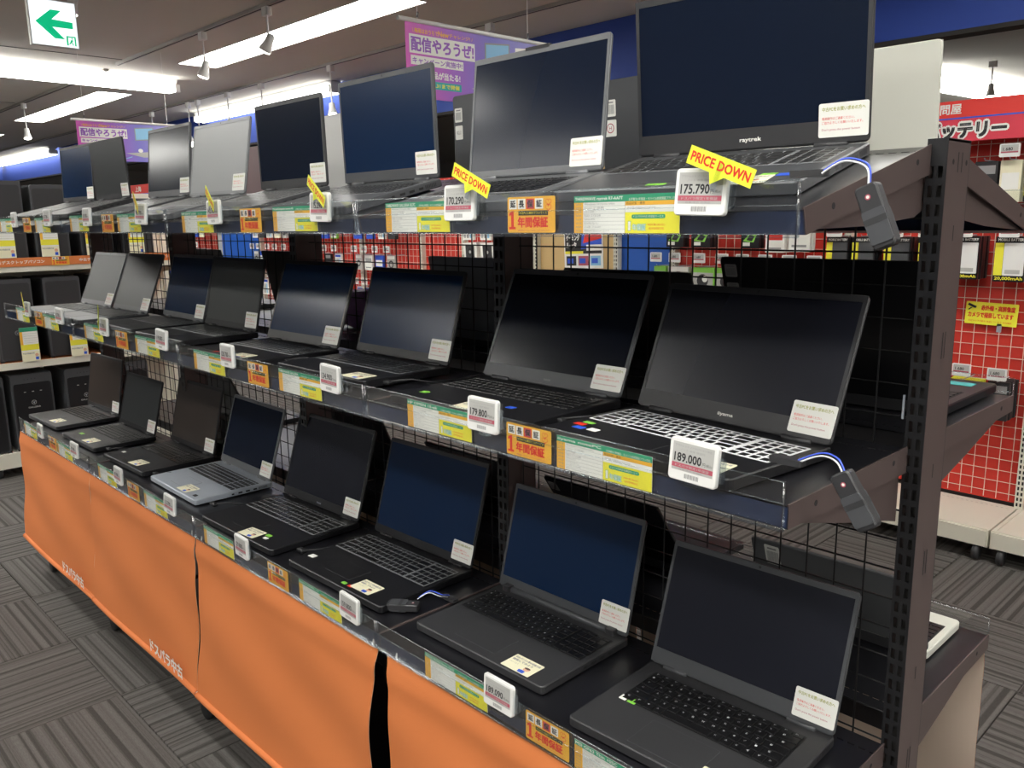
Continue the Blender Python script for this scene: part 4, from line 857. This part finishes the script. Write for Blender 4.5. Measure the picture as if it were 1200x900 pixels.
Mb().box(-0.5, 0.5, 0, 0.02, 0.06, 0.17, REDS).obj('board', t); Mb().box(-0.5, 0.5, 0, 0.02, -0.1, 0.06, BLUEP).obj('lower_board', t); Mb().text('上海', -0.10, 0.10, 0.08, 0.15, -0.001, PAPER, F((0, -0.0015, 0), *FRONT), 0.05).obj('lettering', t)
Mb().box(-0.02, 0.02, 0.02, 0.04, -1.86, 0.17, CREAM).obj('upright', t)
# security camera notice on the grid
t = thing('camera_notice', 'yellow security camera notice hanging on the red wire grid', 'sign', (-0.80, 4.335, 1.005), (0, R_(1.5), 0))
Mb().rr(-0.112, 0.112, 0, 0.105, -0.001, 0, 0.004, YEL, F((0, 0, 0), *FRONT)).obj('card', t)
b = Mb(); M = F((0, -0.0004, 0), *FRONT); b.text('赤外線・高解像度', -0.045, 0.100, 0.066, 0.092, 0, REDP, M, 0.04); b.text('カメラで撮影しています', -0.100, 0.095, 0.032, 0.058, 0, REDP, M, 0.04); b.text('防犯カメラ作動中 録画しています 店内撮影', -0.095, 0.09, 0.012, 0.020, 0, REDP, M)
b.prism([(-0.105, 0.088), (-0.10, 0.098), (-0.065, 0.084), (-0.07, 0.074)], 0, 0.0003, INK, M); b.prism([(-0.09, 0.078), (-0.084, 0.076), (-0.098, 0.064), (-0.102, 0.068)], 0, 0.0003, INK, M); b.obj('lettering', t)
Mb().box(0.03, 0.05, 0.0, 0.004, -0.03, 0.01, SILVER).obj('clip', t)
# poster on the tan panel
t = thing('wall_poster', 'game poster with dark heading and three small pictures on the tan panel', 'poster', (-3.355, 4.355, 1.19), (0, R_(-2), 0))
Mb().box(-0.175, 0.175, -0.001, 0.001, 0, 0.34, PAPER).obj('sheet', t)
b = Mb(); M = F((0, -0.002, 0), *FRONT); b.quad(-0.165, 0.165, 0.10, 0.33, 0, INK, M); b.prism([(0.0, 0.33), (0.165, 0.33), (0.165, 0.15), (-0.02, 0.13)], 0, 0.0003, BLUEP, M); b.prism([(0.02, 0.24), (0.165, 0.30), (0.165, 0.20), (0.0, 0.17)], 0.0003, 0.0006, REDP, M)
b.text('ゲーミング', -0.155, -0.03, 0.19, 0.23, 0.0005, PAPER, M, 0.03); b.text('ルータ', -0.155, -0.06, 0.14, 0.18, 0.0005, PAPER, M, 0.03); b.quad(-0.165, 0.0, 0.10, 0.118, 0.0005, YEL, M); b.quad(0.03, 0.165, 0.12, 0.16, 0.0007, PAPER, M)
for i, mm_ in enumerate((INK, MAROON, SKYP)): b.quad(-0.155 + i * 0.11, -0.065 + i * 0.11, 0.02, 0.085, 0.0003, mm_, M); b.quad(-0.145 + i * 0.11, -0.09 + i * 0.11, 0.035, 0.07, 0.0005, BLUEP, M)
b.obj('picture', t)

# goods on hooks: every pack is its own thing
PK = {}
def pack_meshes(style, w, h):
    key = (style, round(w, 3), round(h, 3))
    if key in PK: return PK[key]
    M = F((0, 0, 0), *FRONT); d = 0.022; b = Mb(); p = Mb()
    bodym = {'battery_white': BLACK2, 'battery_dark': BLACK2, 'box_white': PAPER, 'green_black': BLACK2, 'cable': PAPER, 'green_card': GREENB, 'yellow_box': CARDCREAM, 'blue_card': BLUEP, 'lowgreen': LIME, 'black_case': INK, 'clear_pack': EINK, 'redwhite': PAPER, 'pink': MAROON}[style]
    b.rr(-w / 2, w / 2, 0, h, -d, 0, 0.003, bodym, M)
    if style.startswith('battery'):
        p.quad(-w / 2, -w * 0.22, h * 0.14, h * 0.86, 0.0005, YEL, M); p.rr(-w * 0.20, w * 0.46, h * 0.14, h * 0.86, 0.0, 0.006, 0.004, WHITE if style == 'battery_white' else GREY2, M)
        p.text('MOBILE BATTERY', -w * 0.42, w * 0.45, h * 0.90, h * 0.96, 0.0006, PAPER, M, 0.02); p.text('20,000mAh', -w * 0.45, w * 0.45, h * 0.03, h * 0.11, 0.0006, YEL, M, 0.03)
        p.quad(-w * 0.12, w * 0.36, h * 0.18, h * 0.27, 0.0064, EINK, M)
    elif style in ('box_white', 'redwhite'):
        p.quad(-w * 0.4, w * 0.4, h * 0.55, h * 0.8, 0.0005, REDP if style == 'redwhite' else INKG, M); p.quad(-w * 0.35, w * 0.35, h * 0.15, h * 0.22, 0.0005, INKG, M)
    elif style == 'green_black':
        p.prism([(-w * 0.4, h * 0.3), (w * 0.1, h * 0.75), (w * 0.42, h * 0.7), (w * 0.2, h * 0.25)], 0.0002, 0.0005, GREENB, M); p.prism([(-w * 0.2, h * 0.35), (0, h * 0.6), (w * 0.25, h * 0.5), (w * 0.1, h * 0.3)], 0.0006, 0.0008, INK, M); p.quad(-w * 0.4, w * 0.0, h * 0.1, h * 0.25, 0.0006, PAPER, M)
    elif style == 'cable':
        for i in range(3): p.quad(-w * 0.4 + i * w * 0.28, -w * 0.22 + i * w * 0.28, h * 0.1, h * 0.7, 0.0005, [EINK, INKG, SKYP][i], M)
        p.quad(-w * 0.45, w * 0.45, h * 0.8, h * 0.95, 0.0005, BLUEP, M)
    elif style == 'green_card':
        p.quad(-w * 0.45, w * 0.45, h * 0.05, h * 0.78, 0.0005, EINK, M); p.disc(0, h * 0.42, w * 0.25, 0.0008, CHAR, M, 14); p.disc(w * 0.1, h * 0.5, w * 0.12, 0.001, PAPER, M, 12); p.quad(-w * 0.4, w * 0.4, h * 0.06, h * 0.17, 0.001, PAPER, M)
    elif style == 'lowgreen':
        p.quad(-w * 0.4, w * 0.4, h * 0.1, h * 0.6, 0.0005, GREENB, M)
    elif style == 'black_case':
        p.quad(-w * 0.4, w * 0.4, h * 0.7, h * 0.9, 0.0005, INKG, M)
    elif style == 'clear_pack':
        p.disc(0, h * 0.45, w * 0.3, 0.0006, CHAR, M, 14); p.disc(0, h * 0.45, w * 0.18, 0.0009, EINK, M, 14); p.quad(-w * 0.45, w * 0.45, h * 0.8, h, 0.0006, PAPER, M)
    else:
        p.quad(-w * 0.4, w * 0.4, h * 0.3, h * 0.7, 0.0005, PAPER, M)
    PK[key] = (b.mesh('box'), p.mesh('print')); return PK[key]
hk = Mb(); hk.tube([(0, 0.0, 0), (0, -0.17, 0.0), (0, -0.18, 0.008)], 0.0025, SILVER, 6); HOOKM = hk.mesh('hook', True)
mt_ = Mb(); mt_.rr(-0.04, 0.04, -0.028, 0.028, -0.008, 0, 0.005, WHITE, F((0, 0, 0), *FRONT)); mt_.quad(-0.034, 0.034, -0.012, 0.023, 0.0003, EINK, F((0, 0, 0), *FRONT)); mt_.text('1.680', -0.026, 0.012, -0.002, 0.012, 0.0005, INK, F((0, 0, 0), *FRONT), 0.02); mt_.quad(-0.034, 0.034, -0.011, -0.005, 0.0005, MAROON, F((0, 0, 0), *FRONT))
SMALLTAG = mt_.mesh('price_tag')
STYN = {'battery_white': 'white mobile battery pack', 'battery_dark': 'grey mobile battery pack', 'box_white': 'small white carton', 'green_black': 'black and green carded pack', 'cable': 'white cable pack', 'green_card': 'green topped earphone pack', 'yellow_box': 'pale yellow carton', 'blue_card': 'blue carded pack', 'lowgreen': 'lime green pack', 'black_case': 'black case pack', 'clear_pack': 'clear blister pack', 'redwhite': 'white pack with red label', 'pink': 'maroon pack'}
DEPTH = ['front of its hook', 'second on its hook', 'third on its hook', 'last on its hook']
def hang(x, z, w, h, style, n, where, tagz=None):
    shared = 'far left' in where
    hx = tag(link('wall_hook', HOOKM, None, (x, 4.345, z + h + 0.004)), f'wire hook, {where}', 'hook', 'hooks on the red wall')
    bm, pm = pack_meshes(style, w, h)
    for i in range(n):
        o = tag(link('hanging_pack', bm, None, (x + 0.003 * (i % 2), 4.20 + i * 0.034, z)), f'{STYN[style]}, {where}' + ('' if n == 1 else ', ' + DEPTH[i]), 'package', f'{STYN[style]}s hanging {where}')
        if i == 0 or n < 3: link('print', pm, o)
    if tagz is not None: tag(link('hook_price_tag', SMALLTAG, None, (x, 4.155, tagz)), f'small white price tag, {where}', 'price tag', 'price tags on the red wall')
hang(-0.895, 1.225, 0.125, 0.195, 'battery_white', 4, 'eye level right of the end post', 1.445)
hang(-0.705, 1.22, 0.125, 0.20, 'battery_white', 3, 'eye level at the right edge', 1.445)
hang(-0.735, 1.57, 0.085, 0.18, 'yellow_box', 3, 'just under the red header sign', 1.79)
hang(-0.835, 1.565, 0.095, 0.185, 'black_case', 3, 'left of the yellow carton under the sign')
hang(-0.63, 1.57, 0.095, 0.185, 'battery_white', 3, 'at the picture edge under the sign')
hang(-1.50, 1.22, 0.115, 0.195, 'battery_dark', 3, 'left of the end post, first of three', 1.445)
hang(-1.365, 1.22, 0.115, 0.195, 'battery_dark', 3, 'left of the end post, second of three')
hang(-1.20, 1.22, 0.125, 0.195, 'battery_dark', 4, 'left of the end post, third of three', 1.445)
hang(-1.05, 1.22, 0.1, 0.195, 'battery_white', 3, 'just behind the end post', 1.445)
hang(-1.85, 1.33, 0.11, 0.12, 'redwhite', 2, 'beyond the top rail end, left one'); hang(-1.71, 1.335, 0.12, 0.17, 'redwhite', 2, 'beyond the top rail end, right one')
hang(-2.00, 1.35, 0.11, 0.13, 'green_black', 2, 'dark pack third from the blue panel'); hang(-2.32, 1.35, 0.13, 0.13, 'green_black', 2, 'dark pack second from the blue panel'); hang(-2.50, 1.35, 0.12, 0.13, 'green_black', 2, 'beside the blue panel')
for i, (x, wd, st) in enumerate([(-2.605, 0.085, 'green_card'), (-2.47, 0.15, 'clear_pack'), (-2.30, 0.155, 'green_card'), (-2.15, 0.13, 'green_card'), (-2.02, 0.11, 'clear_pack'), (-1.88, 0.11, 'box_white'), (-1.74, 0.11, 'cable'), (-1.6, 0.1, 'box_white')]):
    hang(x, 1.105, wd, 0.13, st, 2, f'{["first", "second", "third", "fourth", "fifth", "sixth", "seventh", "eighth"][i]} from the blue panel', 1.292)
hang(-0.85, 0.60, 0.14, 0.155, 'lowgreen', 3, 'low on the wall right of the end post', 0.81); hang(-0.70, 0.585, 0.09, 0.18, 'black_case', 4, 'low on the wall at the right edge', 0.805)
hang(-1.05, 0.60, 0.12, 0.16, 'clear_pack', 3, 'low on the wall behind the end post', 0.81)
rn = random.Random(11); q = 0
for bayn, (xa, xb) in zip(('first', 'second', 'third', 'farthest'), [(-5.95, -5.15), (-6.95, -6.05), (-7.85, -6.95), (-10.1, -8.95)]):
    for z, h in [(1.38, 0.13), (1.11, 0.13), (0.80, 0.16), (0.50, 0.16), (1.60, 0.13)]:
        x = xa + 0.09; col = 0
        while x < xb - 0.05:
            st = rn.choice(['box_white', 'cable', 'clear_pack', 'cable', 'clear_pack', 'box_white', 'yellow_box', 'blue_card', 'green_card', 'black_case']); wd = rn.uniform(0.09, 0.13)
            row = {1.38: 'upper middle', 1.11: 'middle', 0.80: 'low', 0.50: 'lowest', 1.60: 'top'}[z]
            hang(x, z, wd, h, st, 1, f'{["first", "second", "third", "fourth", "fifth", "sixth", "seventh", "eighth", "ninth"][col]} in {row} row, {bayn} far left bay', z + h + 0.055 if z < 1.5 else None); col += 1; x += wd + rn.uniform(0.035, 0.07)
for i, x in enumerate((-4.375, -4.18)):
    t = thing('framed_box', ['white framed box with a black camera print, left one', 'white framed box with a black camera print, right one'][i], 'box', (x, 4.27, 1.21), (0, R_(-4), 0))
    Mb().box(-0.075, 0.075, -0.05, 0.05, 0, 0.15, PAPER).obj('carton', t); b = Mb(); M = F((0, -0.0505, 0), *FRONT); b.quad(-0.05, 0.05, 0.03, 0.13, 0, CHAR, M); b.disc(0, 0.08, 0.03, 0.0004, INK, M); b.disc(0, 0.08, 0.012, 0.0006, EINK, M); b.obj('print', t)
    tag(link('wall_hook', HOOKM, None, (x, 4.345, 1.19)), f'wire hook under the framed box, {["left", "right"][i]} one', 'hook', 'hooks on the red wall')
    hang(x, 1.38, 0.12, 0.14, 'cable', 1, f'pack above the framed box, {["left", "right"][i]} one')

# ---------------------------------------------------------------- desktop computer shelves on the left
PX = -5.3
t = thing('tower_shelving', 'cream shelving with orange shelf edge holding black desktop towers', 'shelving', (PX - 0.25, 1.85, 0))
ya, yb = -0.95, 0.62
for z, nm in ((0.15, 'base_shelf'), (0.71, 'shelf_board'), (1.30, 'shelf_board'), ):
    b = Mb(); b.box(-0.25, 0.25, ya, yb, z - 0.012, z, CREAM); b.box(0.25, 0.262, ya, yb, z - 0.04 if z > 0.2 else 0.06, z + 0.002, CREAM)
    if z > 0.2: b.box(-0.25, 0.25, ya, yb, z, z + 0.0015, ORANGE)
    b.obj(nm, t)
Mb().box(0.262, 0.266, ya, yb, 1.292, 1.345, ORANGE).obj('edge_strip', t)
b = Mb(); M = F((0.2665, 0, 0), *EAST)
for y in (-0.46, 0.02, 0.45): b.text('中古デスクトップパソコン', y - 0.14, y + 0.14, 1.309, 1.330, 0, PAPER, M, 0.02)
b.obj('lettering', t)
o = tag(link('warranty_card', WB, None, (PX + 0.02, 1.62, 1.292)), 'orange warranty card on the orange shelf edge at left', 'warranty card', 'orange one year warranty cards'); o.rotation_euler = (0, 0, R_(90)); link('print', WP, o)
for y in (ya, -0.075, yb): Mb().box(-0.28, -0.25, y - 0.02, y + 0.02, 0.05, 1.8, CREAM).obj('upright', t)
for y in (ya + 0.02, -0.075, yb - 0.02):
    b = Mb(); b.prism([(0, 0), (0.48, 0), (0.48, -0.03), (0, -0.10)], -0.002, 0.002, CREAM, F((-0.25, y, 1.288), (1, 0, 0), (0, 0, 1))); b.obj('bracket', t)
Mb().box(-0.275, -0.265, ya, yb, 0.10, 1.75, CREAM).obj('back_panel', t)
for y in (ya + 0.06, -0.70, yb - 0.06):
    c = Mb().box(0.20, 0.24, y - 0.012, y + 0.012, 0.03, 0.07, SILVER).obj('caster', t); Mb().lathe([(0.012, -0.011), (0.03, -0.01), (0.032, 0), (0.03, 0.01), (0.012, 0.011)], CHAR, F((0.22, y, 0.032), (1, 0, 0), (0, 0, 1)), 18).obj('wheel', c, True)
def tower(y, z, w, h, label, style, d=0.44):
    t = thing('desktop_tower', label, 'desktop computer', (PX - 0.02, y, z), group='black desktop towers on the left shelves')
    b = Mb(); b.box(-d, -0.02, -w / 2, w / 2, 0.008, h - 0.004, GREY if style == 'arch' else CHAR); b.obj('case', t)
    M = F((0, 0, 0), *EAST)
    Mb().rr(-w / 2, w / 2, 0.006, h, -0.022, 0, 0.018 if style != 'flat' else 0.006, GREY2, M, 0.003).obj('front_panel', t)
    b = Mb(); b.rr(-w / 2 + 0.012, w / 2 - 0.012, 0.012, h * (0.88 if style == 'arch' else 0.95), 0.0, 0.003, 0.015, BLACK2 if style == 'arch' else CHAR, M); b.obj('inner_panel', t)
    b = Mb()
    if style == 'arch':
        for i in range(4): b.disc(-0.04 + i * 0.02, h * 0.93, 0.003, 0.0005, INK, M, 8)
        for i in range(3): b.quad(-0.05 + i * 0.045, -0.038 + i * 0.045, h * 0.76, h * 0.77, 0.0035, EINK, M)
    else:
        b.quad(-w * 0.4, w * 0.4, h * 0.82, h * 0.90, 0.0034, CHAR, M)
    b.obj('port', t)
    b = Mb(); zc = h * (0.62 if style == 'arch' else 0.35); b.disc(0, zc, 0.014, 0.0035, EINK, M, 16); b.disc(0, zc, 0.0115, 0.0038, INK, M, 16); b.prism([(-0.007, zc + 0.006), (0, zc - 0.009), (0.007, zc + 0.006), (0, zc + 0.001)], 0.0039, 0.0041, SILVER, M)
    if style == 'arch': b.text('GALLERIA', -0.035, 0.035, zc - 0.035, zc - 0.025, 0.0036, EINK, M, 0.03)
    b.obj('emblem', t)
    b = Mb(); b.box(-0.02, 0.0, -w / 2, -w / 2 + 0.02, 0, 0.008, RUBBER); b.box(-0.02, 0.0, w / 2 - 0.02, w / 2, 0, 0.008, RUBBER); b.box(-d, -d + 0.03, -w / 2, w / 2, 0, 0.008, RUBBER); b.obj('foot', t)
def tcard(y, z, label):
    t = thing('shelf_card', label, 'card', (PX + 0.02, y, z), group='cards in front of the towers')
    M = F((0, 0, 0), *EAST); Mb().box(-0.002, 0.0, -0.05, 0.05, 0.0, 0.21, PAPER).obj('card', t)
    b = Mb(); b.quad(-0.05, 0.05, 0.185, 0.21, 0.0008, GREEN, M); b.quad(-0.05, -0.035, 0.08, 0.185, 0.0008, YELO, M); b.quad(-0.05, 0.05, 0.07, 0.105, 0.0010, YEL, M); b.quad(-0.05, 0.05, 0.0, 0.062, 0.0008, CARDCREAM, M); b.text('中古の取扱方法', -0.045, 0.02, 0.045, 0.055, 0.001, INKG, M, 0.03); b.disc(0.032, 0.038, 0.010, 0.001, SKIN, M, 12); b.quad(0.024, 0.042, 0.008, 0.026, 0.001, BLUEP, M)
    for i in range(5): b.quad(-0.03, 0.045, 0.115 + i * 0.014, 0.116 + i * 0.014, 0.0009, INKG, M)
    b.obj('print', t)
for i, (y, st) in enumerate([(1.11, 'arch'), (1.382, 'arch'), (1.69, 'arch'), (1.98, 'arch')]):
    tower(y, 0.151, 0.235, 0.48, f'black fronted tower with round emblem on the base shelf, {["leftmost", "second from the left", "third from the left", "rightmost"][i]}', st)
for i, (y, st) in enumerate([(1.05, 'flat'), (1.34, 'flat'), (1.62, 'arch2'), (1.93, 'flat')]):
    tower(y, 0.713, 0.215, 0.505, f'black tower on the middle orange shelf, {["leftmost", "second from the left", "third from the left", "rightmost"][i]}', st)
    tcard(y + 0.05, 0.712, f'white and yellow card before the middle shelf towers, {["leftmost", "second", "third", "rightmost"][i]}')
for i, (y, st, h) in enumerate([(1.12, 'flat', 0.50), (1.36, 'flat', 0.50), (1.60, 'arch2', 0.48), (1.86, 'flat', 0.46), (2.12, 'flat', 0.4)]):
    tower(y, 1.302, 0.195, h, f'black tower on the upper orange shelf, {["leftmost", "second from the left", "third from the left", "fourth from the left", "rightmost"][i]}', st)
    tcard(y - 0.03, 1.346, f'white and yellow card before the upper shelf towers, {["leftmost", "second", "third", "fourth", "rightmost"][i]}')
